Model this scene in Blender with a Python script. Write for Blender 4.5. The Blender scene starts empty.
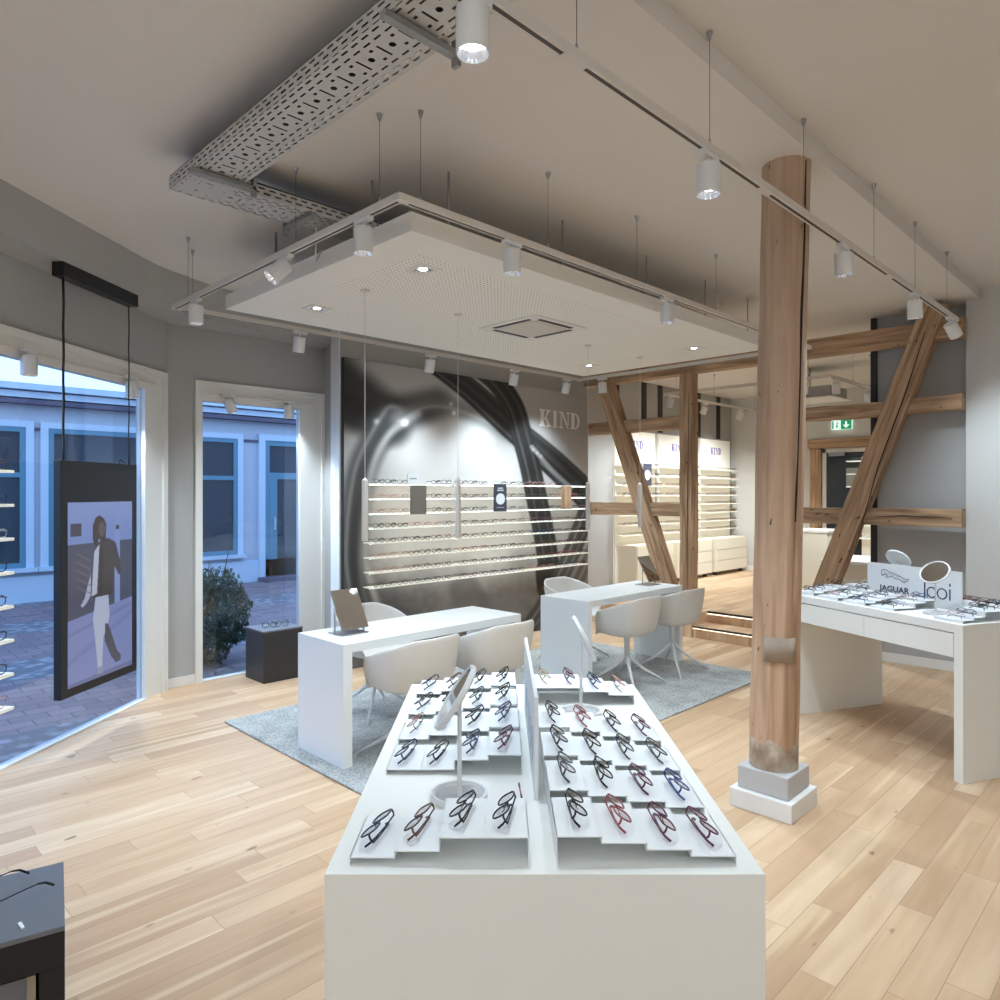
import bpy, math, random
import numpy as np
from mathutils import Vector, Matrix
random.seed(7)
C = bpy.context.scene.collection
PI = math.pi
R45 = math.sqrt(.5)
CEIL = 3.38
WC = (.73,.885,1.)       # lamp white, as the photograph's white balance shows it
ORD = ['first','second','third','fourth','fifth','sixth','seventh','eighth','ninth','tenth']

# ------------------------------------------------------------ colours, materials
def lin(c):
    return tuple(((v/255)/12.92 if v/255 <= .04045 else ((v/255+.055)/1.055)**2.4) for v in c)
MATS = {}
def mat(name, rgb=(200,200,200), rough=.5, metal=0., spec=.5, emit=None, estr=0., bump=0., bscale=50.):
    if name in MATS: return MATS[name]
    m = bpy.data.materials.new(name); m.use_nodes = True
    b = m.node_tree.nodes['Principled BSDF']
    b.inputs['Base Color'].default_value = (*lin(rgb), 1)
    b.inputs['Roughness'].default_value = rough
    b.inputs['Metallic'].default_value = metal
    b.inputs['Specular IOR Level'].default_value = spec
    if emit:
        b.inputs['Emission Color'].default_value = (*lin(emit), 1)
        b.inputs['Emission Strength'].default_value = estr
    nt = m.node_tree
    tc = nt.nodes.new('ShaderNodeTexCoord'); n = nt.nodes.new('ShaderNodeTexNoise')
    n.inputs['Scale'].default_value = bscale
    nt.links.new(tc.outputs['Object'], n.inputs['Vector'])
    if bump > 0:
        bp = nt.nodes.new('ShaderNodeBump'); bp.inputs['Strength'].default_value = bump
        bp.inputs['Distance'].default_value = .01
        nt.links.new(n.outputs['Fac'], bp.inputs['Height']); nt.links.new(bp.outputs['Normal'], b.inputs['Normal'])
    else:
        mr = nt.nodes.new('ShaderNodeMapRange'); mr.inputs['To Min'].default_value = max(rough-.04,.0); mr.inputs['To Max'].default_value = min(rough+.04,1)
        nt.links.new(n.outputs['Fac'], mr.inputs['Value'])
        if metal < .99: nt.links.new(mr.outputs['Result'], b.inputs['Roughness'])
    MATS[name] = m
    return m

class NT:
    def __init__(s, name):
        s.m = bpy.data.materials.new(name); s.m.use_nodes = True
        s.t = s.m.node_tree; s.b = s.t.nodes['Principled BSDF']; MATS[name] = s.m
        s.out = s.t.nodes['Material Output']
    def n(s, typ, **kw):
        x = s.t.nodes.new('ShaderNode'+typ)
        for k, v in kw.items(): setattr(x, k, v)
        return x
    def l(s, a, b): s.t.links.new(a, b)
    def coord(s, scale=(1,1,1), rot=(0,0,0), loc=(0,0,0)):
        tc = s.n('TexCoord'); mp = s.n('Mapping')
        mp.inputs['Scale'].default_value = scale; mp.inputs['Rotation'].default_value = rot; mp.inputs['Location'].default_value = loc
        s.l(tc.outputs['Object'], mp.inputs['Vector']); return mp.outputs['Vector']
    def math(s, op, a, b=None):
        x = s.n('Math', operation=op)
        for i, v in enumerate((a, b)):
            if v is None: continue
            if isinstance(v, (int, float)): x.inputs[i].default_value = v
            else: s.l(v, x.inputs[i])
        return x.outputs[0]
    def ramp(s, fac, stops):
        r = s.n('ValToRGB'); e = r.color_ramp.elements
        while len(e) < len(stops): e.new(.5)
        for i, (p, c) in enumerate(stops):
            e[i].position = p; e[i].color = (*lin(c), 1)
        s.l(fac, r.inputs['Fac']); return r.outputs['Color']
    def mix(s, fac, a, b, mode='MIX'):
        x = s.n('Mix', data_type='RGBA', blend_type=mode)
        if isinstance(fac, (int, float)): x.inputs[0].default_value = fac
        else: s.l(fac, x.inputs[0])
        for i, v in ((6, a), (7, b)):
            if isinstance(v, tuple): x.inputs[i].default_value = (*lin(v), 1)
            else: s.l(v, x.inputs[i])
        return x.outputs[2]

def wood_floor():
    t = NT('oak_floor')
    v = t.coord()
    def brick(c1, c2, off):
        b = t.n('TexBrick'); b.offset = .37; b.offset_frequency = 2; b.squash = 1
        b.inputs['Color1'].default_value = (*c1, 1); b.inputs['Color2'].default_value = (*c2, 1)
        b.inputs['Mortar'].default_value = (.5, .5, .5, 1)
        b.inputs['Scale'].default_value = 1; b.inputs['Mortar Size'].default_value = .0012
        b.inputs['Mortar Smooth'].default_value = .1; b.inputs['Bias'].default_value = 0
        b.inputs['Brick Width'].default_value = 1.05; b.inputs['Row Height'].default_value = .125
        t.l(v, b.inputs['Vector']); return b
    b = brick((0,0,0), (1,1,1), 0)
    sep = t.n('SeparateXYZ'); t.l(v, sep.inputs[0])
    # every second board is ripped shorter: a random shift per row
    comb = t.n('CombineXYZ')
    row = t.math('FLOOR', t.math('DIVIDE', sep.outputs['Y'], .125))
    wn = t.n('TexWhiteNoise', noise_dimensions='1D'); t.l(row, wn.inputs['W'])
    t.l(t.math('ADD', sep.outputs['X'], t.math('MULTIPLY', wn.outputs['Value'], 3.0)), comb.inputs['X'])
    t.l(sep.outputs['Y'], comb.inputs['Y'])
    t.l(comb.outputs[0], b.inputs['Vector'])
    g = t.n('TexNoise', noise_dimensions='4D'); g.inputs['Scale'].default_value = 1.0; g.inputs['Detail'].default_value = 6; g.inputs['Distortion'].default_value = .6
    mp = t.n('Mapping'); mp.inputs['Scale'].default_value = (1.6, 15, 1); t.l(v, mp.inputs['Vector']); t.l(mp.outputs[0], g.inputs['Vector'])
    t.l(t.math('MULTIPLY', b.outputs['Color'], 37.), g.inputs['W'])
    base = t.ramp(b.outputs['Color'], [(0,(178,146,116)), (.35,(195,163,131)), (.7,(204,173,141)), (1,(214,187,157))])
    col = t.mix(t.ramp(g.outputs['Fac'], [(.34,(255,255,255)), (.66,(0,0,0))]), base, (166,128,94))
    col = t.mix(.42, base, col)
    k = t.n('TexNoise'); k.inputs['Scale'].default_value = 1; k.inputs['Detail'].default_value = 1
    mp2 = t.n('Mapping'); mp2.inputs['Scale'].default_value = (7, 17, 1); t.l(v, mp2.inputs['Vector']); t.l(mp2.outputs[0], k.inputs['Vector'])
    col = t.mix(t.ramp(k.outputs['Fac'], [(.735,(0,0,0)), (.79,(255,255,255))]), col, (140,112,88))
    s = t.n('TexNoise', noise_dimensions='4D'); s.inputs['Scale'].default_value = 1
    mp3 = t.n('Mapping'); mp3.inputs['Scale'].default_value = (.5, 11, 1); t.l(v, mp3.inputs['Vector']); t.l(mp3.outputs[0], s.inputs['Vector'])
    t.l(t.math('MULTIPLY', b.outputs['Color'], 11.), s.inputs['W'])
    col = t.mix(t.ramp(s.outputs['Fac'], [(.60,(0,0,0)), (.68,(170,170,170))]), col, (226,203,168))
    col = t.mix(b.outputs['Fac'], col, (150,120,94))
    t.l(col, t.b.inputs['Base Color']); t.b.inputs['Roughness'].default_value = .42
    t.b.inputs['Specular IOR Level'].default_value = .35
    return t.m

def timber(name, axis, c1=(164,132,102), c2=(120,92,68), c3=(192,160,128)):
    t = NT(name)
    sc = [14, 14, 14]; sc[axis] = 1.1
    g = t.n('TexNoise'); g.inputs['Scale'].default_value = 1.4; g.inputs['Detail'].default_value = 7; g.inputs['Distortion'].default_value = .7
    t.l(t.coord(sc), g.inputs['Vector'])
    col = t.ramp(g.outputs['Fac'], [(.3,c2), (.5,c1), (.7,c3)])
    k = t.n('TexNoise'); k.inputs['Scale'].default_value = 1; k.inputs['Detail'].default_value = 2
    s2 = [22,22,22]; s2[axis] = 9
    t.l(t.coord(s2), k.inputs['Vector'])
    col = t.mix(t.ramp(k.outputs['Fac'], [(.69,(0,0,0)), (.74,(255,255,255))]), col, (62,44,34))
    t.l(col, t.b.inputs['Base Color']); t.b.inputs['Roughness'].default_value = .75
    bp = t.n('Bump'); bp.inputs['Strength'].default_value = .5; bp.inputs['Distance'].default_value = .01
    t.l(g.outputs['Fac'], bp.inputs['Height']); t.l(bp.outputs['Normal'], t.b.inputs['Normal'])
    return t.m

def rug_mat():
    t = NT('rug_wool')
    g = t.n('TexNoise'); g.inputs['Scale'].default_value = 60; g.inputs['Detail'].default_value = 4
    t.l(t.coord(), g.inputs['Vector'])
    h = t.n('TexNoise'); h.inputs['Scale'].default_value = 5; h.inputs['Detail'].default_value = 3
    t.l(t.coord(), h.inputs['Vector'])
    f = t.math('ADD', t.math('MULTIPLY', g.outputs['Fac'], .6), t.math('MULTIPLY', h.outputs['Fac'], .4))
    t.l(t.ramp(f, [(.35,(136,137,136)), (.5,(170,171,169)), (.65,(200,200,197))]), t.b.inputs['Base Color'])
    t.b.inputs['Roughness'].default_value = 1; t.b.inputs['Specular IOR Level'].default_value = .1
    bp = t.n('Bump'); bp.inputs['Strength'].default_value = 1; bp.inputs['Distance'].default_value = .02
    t.l(g.outputs['Fac'], bp.inputs['Height']); t.l(bp.outputs['Normal'], t.b.inputs['Normal'])
    return t.m

def perf_mat():
    t = NT('perforated_board')
    tc = t.n('TexCoord'); sp = t.n('SeparateXYZ'); t.l(tc.outputs['Object'], sp.inputs[0])
    P = .030
    d = []
    for ax in 'XY':
        f = t.math('FRACT', t.math('DIVIDE', sp.outputs[ax], P))
        d.append(t.math('POWER', t.math('SUBTRACT', f, .5), 2.))
    r = t.math('SQRT', t.math('ADD', d[0], d[1]))
    fac = t.math('LESS_THAN', r, .22)
    t.l(t.mix(fac, (244,242,236), (186,180,170)), t.b.inputs['Base Color'])
    t.b.inputs['Roughness'].default_value = .8
    return t.m

def tray_mat():
    # galvanised cable tray seen from below: slots and round holes are real openings
    t = NT('perforated_tray_steel')
    tc = t.n('TexCoord'); sp = t.n('SeparateXYZ'); t.l(tc.outputs['UV'], sp.inputs[0])
    x, y = sp.outputs['X'], sp.outputs['Y']      # metres along, metres across
    rows = None
    def near(val, c, w):
        return t.math('LESS_THAN', t.math('ABSOLUTE', t.math('SUBTRACT', val, c)), w)
    fx = t.math('FRACT', t.math('DIVIDE', x, .062))
    fx2 = t.math('FRACT', t.math('ADD', t.math('DIVIDE', x, .062), .5))
    dash = near(fx, .5, .3); dash2 = near(fx2, .5, .3)
    for yy, dd in ((.025,dash),(.045,dash2),(.075,dash),(.195,dash),(.225,dash2),(.245,dash),(.30,dash),(.325,dash2),(.36,dash),(.385,dash2)):
        v = t.math('MULTIPLY', near(y, yy, .0042), dd)
        rows = v if rows is None else t.math('MAXIMUM', rows, v)
    for per, yc, wy, xc, wx in ((.125,.135,.034,.5,.04),(.125,.105,.006,.8,.07),(.125,.165,.006,.8,.07)):
        f = t.math('FRACT', t.math('DIVIDE', x, per))
        v = t.math('MULTIPLY', near(y, yc, wy), near(f, xc, wx)); rows = t.math('MAXIMUM', rows, v)
    f = t.math('FRACT', t.math('DIVIDE', x, .125))
    dx = t.math('MULTIPLY', t.math('SUBTRACT', f, .12), .125)
    rr = t.math('ADD', t.math('POWER', dx, 2.), t.math('POWER', t.math('SUBTRACT', y, .135), 2.))
    rows = t.math('MAXIMUM', rows, t.math('LESS_THAN', rr, .013**2))
    t.b.inputs['Base Color'].default_value = (*lin((196,194,190)), 1); t.b.inputs['Metallic'].default_value = .25
    t.b.inputs['Roughness'].default_value = .5
    tr = t.n('BsdfTransparent'); mx = t.n('MixShader')
    t.l(rows, mx.inputs[0]); t.l(t.b.outputs[0], mx.inputs[1]); t.l(tr.outputs[0], mx.inputs[2]); t.l(mx.outputs[0], t.out.inputs['Surface'])
    return t.m

def glass_mat(name, tint=(250,252,255), refl=1.0, ior=1.45):
    t = NT(name)
    tr = t.n('BsdfTransparent'); tr.inputs[0].default_value = (*lin(tint), 1)
    gl = t.n('BsdfGlossy'); gl.inputs['Roughness'].default_value = .02
    lw_ = t.n('LayerWeight'); lw_.inputs['Blend'].default_value = .5
    k = t.math('ADD', t.math('MULTIPLY', t.math('POWER', lw_.outputs['Facing'], 4.), .8), .04)
    mx = t.n('MixShader'); t.l(t.math('MULTIPLY', k, refl), mx.inputs[0])
    t.l(tr.outputs[0], mx.inputs[1]); t.l(gl.outputs[0], mx.inputs[2]); t.l(mx.outputs[0], t.out.inputs['Surface'])
    return t.m

def attr_mat(name, emit=0., rough=.7):
    t = NT(name)
    a = t.n('Attribute'); a.attribute_name = 'art'
    t.l(a.outputs['Color'], t.b.inputs['Base Color']); t.b.inputs['Roughness'].default_value = rough
    if emit:
        t.l(a.outputs['Color'], t.b.inputs['Emission Color']); t.b.inputs['Emission Strength'].default_value = emit
        t.b.inputs['Base Color'].default_value = (.02,.02,.02,1)
        for l in list(t.b.inputs['Base Color'].links): t.t.links.remove(l)
        t.b.inputs['Roughness'].default_value = .15
    return t.m

def paving_mat():
    t = NT('street_paving')
    b = t.n('TexBrick'); b.offset = .5
    b.inputs['Color1'].default_value = (*lin((150,128,128)),1); b.inputs['Color2'].default_value = (*lin((120,104,108)),1)
    b.inputs['Mortar'].default_value = (*lin((84,80,84)),1)
    b.inputs['Scale'].default_value = 1; b.inputs['Brick Width'].default_value = .26; b.inputs['Row Height'].default_value = .16; b.inputs['Mortar Size'].default_value = .006
    t.l(t.coord(), b.inputs['Vector'])
    vo = t.n('TexVoronoi'); vo.inputs['Scale'].default_value = 8; t.l(t.coord(), vo.inputs['Vector'])
    cob = t.ramp(vo.outputs['Distance'], [(.2,(158,158,160)), (.55,(110,108,112))])
    sp = t.n('SeparateXYZ'); t.l(t.coord(), sp.inputs[0])
    f = t.math('FRACT', t.math('DIVIDE', sp.outputs['Y'], 2.6))
    t.l(t.mix(t.math('LESS_THAN', f, .36), b.outputs['Color'], cob), t.b.inputs['Base Color'])
    t.b.inputs['Roughness'].default_value = .7
    return t.m

def column_mat():
    t = NT('old_column_wood')
    g = t.n('TexNoise'); g.inputs['Scale'].default_value = 1.3; g.inputs['Detail'].default_value = 7; g.inputs['Distortion'].default_value = .8
    t.l(t.coord((13,13,.9)), g.inputs['Vector'])
    w = t.ramp(g.outputs['Fac'], [(.3,(152,120,96)), (.5,(184,149,120)), (.72,(206,174,146))])
    sp = t.n('SeparateXYZ'); t.l(t.coord(), sp.inputs[0])
    n2 = t.n('TexNoise'); n2.inputs['Scale'].default_value = 9; n2.inputs['Detail'].default_value = 5; t.l(t.coord(), n2.inputs['Vector'])
    # sawn grey-brown upper part, warmer below; mortar residue round the foot
    z = sp.outputs['Z']
    up = t.n('MapRange'); up.inputs['From Min'].default_value = 1.2; up.inputs['From Max'].default_value = 2.4; t.l(z, up.inputs['Value'])
    w = t.mix(t.math('MULTIPLY', up.outputs[0], .45), w, (166,148,130))
    foot = t.math('LESS_THAN', t.math('ADD', z, t.math('MULTIPLY', n2.outputs['Fac'], -.22)), .235)
    gr = t.ramp(n2.outputs['Fac'], [(.35,(128,112,98)), (.5,(160,146,130)), (.7,(205,196,182))])
    w = t.mix(t.math('MULTIPLY', foot, .85), w, gr)
    k = t.n('TexNoise'); k.inputs['Scale'].default_value = 1; t.l(t.coord((24,24,10)), k.inputs['Vector'])
    w = t.mix(t.ramp(k.outputs['Fac'], [(.72,(0,0,0)), (.76,(255,255,255))]), w, (70,50,40))
    t.l(w, t.b.inputs['Base Color']); t.b.inputs['Roughness'].default_value = .8
    bp = t.n('Bump'); bp.inputs['Strength'].default_value = .5; bp.inputs['Distance'].default_value = .01
    t.l(g.outputs['Fac'], bp.inputs['Height']); t.l(bp.outputs['Normal'], t.b.inputs['Normal'])
    return t.m

mwall = mat('wall_paint', (172,171,169), .9, spec=.2, bump=.05, bscale=200)
mwall_pale_lit = mat('wall_paint_pale_lit', (205,204,200), .9, spec=.2)
mceil = mat('ceiling_paint', (224,219,213), .95, spec=.1, bump=.03, bscale=150)
mwhite = mat('white_lacquer', (238,238,234), .35, spec=.4)
mdesk = mat('desk_white', (232,233,232), .32, spec=.4)
mtrim = mat('trim_white', (226,224,220), .5)
mpanel = mat('panel_white', (238,236,230), .8)
mtrack = mat('track_white', (218,212,204), .45)
mslot = mat('track_groove', (70,62,58), .6)
mlamp = mat('lamp_white', (226,226,226), .4)
mrefl = mat('lamp_reflector', (210,212,216), .15, metal=.9)
mglow = mat('lamp_glow', (255,255,255), .5, emit=(250,250,255), estr=22.)
msteel = mat('brushed_steel', (170,170,172), .3, metal=1.)
mwire = mat('wire_steel', (120,118,116), .4, metal=.7)
mblack = mat('black_metal', (18,19,24), .45)
mblackbox = mat('black_pedestal', (48,46,48), .45)
mgreybox = mat('anthracite_top', (104,106,112), .4)
mchair = mat('chair_shell_plastic', (214,209,202), .45, spec=.35)
mleg = mat('chair_leg_white', (222,222,222), .4)
mshelf = mat('shelf_white_glow', (240,238,226), .4, emit=(255,250,232), estr=.10)  # slight glow in the white stands in for light on the shelves
mmirror = mat('mirror_glass', (215,218,220), .03, metal=1.)
mtray = mat('tray_white', (236,238,240), .35)
mcream = mat('cabinet_cream', (226,220,202), .45)
mdarkbar = mat('dark_slot', (40,38,40), .6)
mtan = mat('oak_edge', (196,164,130), .5)
mpink = mat('grey_plinth', (186,184,184), .6)
mfloor = wood_floor(); mrug = rug_mat(); mperf = perf_mat(); mtraysteel = tray_mat()
mcol = column_mat()
mtimX = timber('timber_lengthwise', 0)
mtimZ = timber('timber_upright', 2)
mwin = glass_mat('window_glass', (236,244,255), 1.3)
mlens = glass_mat('lens_glass', (246,247,250), 1.0)
macryl = glass_mat('clear_acrylic', (238,242,246), 1.5)

# ------------------------------------------------------------ mesh builder
class MB:
    def __init__(s): s.v = []; s.f = []
    def add(s, vs, fs):
        o = len(s.v); s.v += [tuple(q) for q in vs]; s.f += [tuple(i+o for i in f) for f in fs]; return s
    def box(s, x0, x1, y0, y1, z0, z1, rot=None):
        vs = [(x,y,z) for z in (z0,z1) for y in (y0,y1) for x in (x0,x1)]
        if rot is not None: vs = [rot @ Vector(q) for q in vs]
        return s.add(vs, [(0,2,3,1),(4,5,7,6),(0,1,5,4),(2,6,7,3),(0,4,6,2),(1,3,7,5)])
    def prism(s, poly, z0, z1):
        n = len(poly)
        a = sum(poly[i][0]*poly[(i+1)%n][1]-poly[(i+1)%n][0]*poly[i][1] for i in range(n))
        if a < 0: poly = poly[::-1]
        vs = [(x,y,z0) for x,y in poly]+[(x,y,z1) for x,y in poly]
        return s.add(vs, [tuple(range(n-1,-1,-1)), tuple(range(n,2*n))]+[(i,(i+1)%n,n+(i+1)%n,n+i) for i in range(n)])
    def tube(s, pts, r, seg=8, closed=False, sx=1., caps=True):
        pts = [Vector(p) for p in pts]; n = len(pts)
        rr = r if isinstance(r, (list,tuple)) else [r]*n
        up = None; vs = []
        for i, p in enumerate(pts):
            if closed: d = pts[(i+1)%n]-pts[i-1]
            else: d = pts[min(i+1,n-1)]-pts[max(i-1,0)]
            d.normalize()
            if up is None:
                up = Vector((0,0,1)) if abs(d.z) < .9 else Vector((1,0,0))
            a = d.cross(up)
            if a.length < 1e-6: a = d.cross(Vector((0,1,0)))
            a.normalize(); b = a.cross(d).normalized(); up = b
            for k in range(seg):
                t = 2*PI*k/seg
                vs.append(p+a*math.cos(t)*rr[i]+b*math.sin(t)*rr[i]*sx)
        fs = []
        for i in range(n if closed else n-1):
            j = (i+1) % n
            for k in range(seg):
                k2 = (k+1) % seg
                fs.append((i*seg+k, i*seg+k2, j*seg+k2, j*seg+k))
        if not closed and caps:
            fs.append(tuple(range(seg-1,-1,-1))); fs.append(tuple((n-1)*seg+k for k in range(seg)))
        return s.add(vs, fs)
    def lathe(s, prof, seg=24, c=(0,0,0), M=None, caps=True):
        vs = []
        for r, z in prof:
            for k in range(seg):
                t = 2*PI*k/seg; q = Vector((r*math.cos(t), r*math.sin(t), z))
                if M is not None: q = M @ q
                vs.append(q+Vector(c))
        fs = [(i*seg+k, i*seg+(k+1)%seg, (i+1)*seg+(k+1)%seg, (i+1)*seg+k) for i in range(len(prof)-1) for k in range(seg)]
        if caps and prof[0][0] > 0: fs.append(tuple(range(seg-1,-1,-1)))
        if caps and prof[-1][0] > 0: fs.append(tuple((len(prof)-1)*seg+k for k in range(seg)))
        return s.add(vs, fs)
    def portal(s, x0, x1, y0, y1, h, tt, tl, along='y'):
        # one continuous slab folded down at both ends
        if along == 'y': P = [(y0,0),(y0+tl,0),(y0+tl,h-tt),(y1-tl,h-tt),(y1-tl,0),(y1,0),(y1,h),(y0,h)]; f = lambda a, b, w: (w, a, b); w0, w1 = x0, x1
        else: P = [(x0,0),(x0+tl,0),(x0+tl,h-tt),(x1-tl,h-tt),(x1-tl,0),(x1,0),(x1,h),(x0,h)]; f = lambda a, b, w: (a, w, b); w0, w1 = y0, y1
        vs = [f(a,b,w0) for a,b in P]+[f(a,b,w1) for a,b in P]
        A, B = [(0,1,2,7),(7,2,3,6),(6,3,4,5)], [(i,(i+1)%8,8+(i+1)%8,8+i) for i in range(8)]
        if along == 'y': fs = [q[::-1] for q in A]+[tuple(8+k for k in q) for q in A]+B
        else: fs = A+[tuple(8+k for k in q)[::-1] for q in A]+[q[::-1] for q in B]
        return s.add(vs, fs)
    def disc(s, r, z, seg=24, c=(0,0,0), M=None, down=False):
        vs = [Vector((r*math.cos(2*PI*k/seg), r*math.sin(2*PI*k/seg), z)) for k in range(seg)]
        vs = [(M @ q if M is not None else q)+Vector(c) for q in vs]
        return s.add(vs, [tuple(range(seg))[::-1] if down else tuple(range(seg))])
    def mesh(s, name, m, smooth=False):
        me = bpy.data.meshes.new(name); me.from_pydata(s.v, [], s.f); me.update()
        if m: me.materials.append(m)
        if smooth:
            me.polygons.foreach_set('use_smooth', [True]*len(me.polygons))
        return me
    def build(s, name, m, parent=None, smooth=False, bevel=0, loc=None, rotz=None, auto=None):
        o = bpy.data.objects.new(name, s.mesh(name, m, smooth or auto is not None)); C.objects.link(o)
        if parent: o.parent = parent
        if loc: o.location = loc
        if rotz is not None: o.rotation_euler = (0,0,rotz)
        if auto is not None: o.data.set_sharp_from_angle(angle=math.radians(auto))
        if bevel:
            b = o.modifiers.new('bevel', 'BEVEL'); b.width = bevel; b.segments = 2; b.limit_method = 'ANGLE'
        return o

def tag(o, label=None, cat=None, group=None, kind=None):
    if label: o['label'] = label
    if cat: o['category'] = cat
    if group: o['group'] = group
    if kind: o['kind'] = kind
    return o
def thing(name, label, cat, loc=(0,0,0), rotz=0, group=None):
    o = bpy.data.objects.new(name, None); C.objects.link(o); o.empty_display_size = .1
    o.location = loc; o.rotation_euler = (0,0,rotz); return tag(o, label, cat, group)
def struct(name, mb, m, **kw):
    return tag(mb.build(name, m, **kw), kind='structure')
def copy_tree(o, parent=None):
    c = o.copy(); C.objects.link(c)
    if parent: c.parent = parent
    for ch in list(o.children): copy_tree(ch, c)
    return c
def cf(x, y): return ((x+y)*R45, (y-x)*R45)           # point given right of / ahead of the photographer
def text_mesh(s, size, m, extrude=.001, bold=0., parent=None, name='lettering'):
    cu = bpy.data.curves.new('t', 'FONT'); cu.body = s; cu.size = size; cu.extrude = extrude; cu.offset = bold; cu.resolution_u = 3
    o = bpy.data.objects.new('t', cu); C.objects.link(o)
    dg = bpy.context.evaluated_depsgraph_get(); dg.update()
    me = bpy.data.meshes.new_from_object(o.evaluated_get(dg))
    bpy.data.objects.remove(o); bpy.data.curves.remove(cu)
    me.materials.clear(); me.materials.append(m)
    n = bpy.data.objects.new(name, me); C.objects.link(n)
    if parent: n.parent = parent
    return n

# ------------------------------------------------------------ the room
WD = math.radians(39.4); WO = (0.872, 5.084)             # line of the angled window wall
wd = (math.cos(WD), math.sin(WD)); wn = (-wd[1], wd[0])
def wl(s, n): return (WO[0]+wd[0]*s+wn[0]*n, WO[1]+wd[1]*s+wn[1]*n)
YB = 6.22; XF = 12.25; ZR = .26
fl = MB(); fl.prism([(-4.2,-2.7),(7.9,-2.7),(7.9,YB+.02),(2.235,YB+.02),wl(-6.4,.02)], -.08, 0)
struct('floor', fl, mfloor)
rf = MB(); rf.prism([(7.62,2.33),(XF,2.33),(XF,6.22),(7.26,6.22),(7.26,4.165),(7.62,4.165)], .0, ZR)
struct('floor_raised', rf, mfloor)
st = thing('entry_steps', 'light oak steps with dark nosing leading up to the rear room', 'steps', (7.28,3.24,0))
MB().box(0,.34,0,.92,0,.118).build('lower_step', mfloor, st)
MB().box(-.005,.34,0,.92,.118,.13).build('tread', mfloor, st)
MB().box(-.012,.0,0,.92,.112,.131).build('nosing', mdarkbar, st)
MB().box(.328,.34,0,.92,ZR-.02,ZR+.002).build('nosing', mdarkbar, st)
mled = mat('led_strip', (255,250,240), .5, emit=(228,238,240), estr=9.)
mledw = mat('led_strip_warm', (255,250,240), .5, emit=(255,240,215), estr=1.6)
MB().box(-.006,-.001,0,.92,.100,.108).build('light_strip', mledw, st)
MB().box(.326,.3395,0,.92,ZR-.034,ZR-.026).build('light_strip', mledw, st)

cl = MB(); cl.prism([(-4.3,1.425),(XF+.2,1.425),(XF+.2,6.6),(2.2,6.6),wl(-6.05,.25)], CEIL, CEIL+.3)
cl.box(-4.6,XF+.2,-2.9,1.425,CEIL+.095,CEIL+.3)
struct('ceiling', cl, mceil)

# angled window wall
def lw(mb): return mb
w = MB()
w.box(-6.6,-2.4,0,.25,0,CEIL+.1); w.box(-2.4,1.715,0,.25,2.65,CEIL+.1); w.box(1.715,1.745,0,.25,0,CEIL+.1)
struct('wall_left', w, mwall, loc=(*WO,0), rotz=WD)
wf = MB()
wf.box(1.43,1.66,-.012,.06,0,2.48); wf.box(1.66,1.715,-.035,.06,0,2.65)
wf.box(-2.4,1.66,-.012,.06,2.48,2.60); wf.box(-2.4,1.66,-.035,.06,2.60,2.65)
wf.box(-2.4,-2.25,-.03,.06,0,2.48); wf.box(-2.4,1.43,-.02,.05,0,.012)
win1 = struct('window_1', wf, mtrim, loc=(*WO,0), rotz=WD)
tag(MB().box(-2.25,1.43,.02,.028,.012,2.48).build('window_pane', mwin, win1))
MB().box(-2.2,1.55,-.03,-.012,2.525,2.545).build('lighting_track', mtrack, win1)

# wall with the tall window and the rear shelving wall behind the timber frame
w = MB()
w.box(2.19,2.465,YB,YB+.25,0,CEIL); w.box(2.465,3.736,YB,YB+.25,2.63,CEIL); w.box(3.736,XF+.2,YB,YB+.25,0,CEIL)
struct('wall_back', w, mwall)
wf = MB()
wf.box(2.465,2.525,YB-.03,YB+.06,0,2.63); wf.box(3.47,3.70,YB-.012,YB+.06,0,2.46); wf.box(3.70,3.736,YB-.035,YB+.06,0,2.63)
wf.box(2.525,3.70,YB-.012,YB+.06,2.455,2.59); wf.box(2.525,3.70,YB-.03,YB+.06,2.59,2.63); wf.box(2.525,3.47,YB-.02,YB+.05,0,.012)
win2 = struct('window_2', wf, mtrim)
MB().box(2.525,3.47,YB+.02,YB+.028,.012,2.455).build('window_pane', mwin, win2)
MB().box(2.60,3.62,YB-.03,YB-.012,2.51,2.53).build('lighting_track', mtrack, win2)
# mural pier
struct('wall_pier', MB().prism([(3.735,6.215),(3.61,5.72),(7.27,5.72),(7.27,6.215)], 0, CEIL-.001), mwall)
struct('trim_1', MB().prism([(3.672,5.962),(3.611,5.721),(3.600,5.721),(3.660,5.964)], 0, CEIL-.005), mat('strip_white', (236,238,242), .5))
struct('baseboard_left', MB().box(1.715,1.745,-.02,-.001,0,.075), mtrim, loc=(*WO,0), rotz=WD)
struct('baseboard_back', MB().box(2.21,2.464,YB-.018,YB-.001,0,.075), mtrim)
# bulkhead under the ceiling along the windows (rounded in the corner)
inner = [wl(-6.6,-.26), wl(1.05,-.26)]
a0 = wl(1.05,-.26)
for k in range(1,6):
    t = k/6; p0 = a0; p1 = wl(1.47,-.26); p2 = (2.85,5.94)
    inner.append(tuple((1-t)**2*p0[i]+2*t*(1-t)*p1[i]+t*t*p2[i] for i in (0,1)))
inner += [(2.85,5.94),(3.68,5.94)]
outer = [(3.72,6.219),(2.215,6.219),wl(1.70,-.001),wl(-6.6,-.001)]
blk = MB(); poly = inner+outer
struct('trim_2', blk.prism(poly, 3.085, CEIL-.001), mwall)
struct('trim_3', MB().box(.60,.80,-.2622,-.2602,3.15,3.33), mwall, loc=(*WO,0), rotz=WD)

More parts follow.
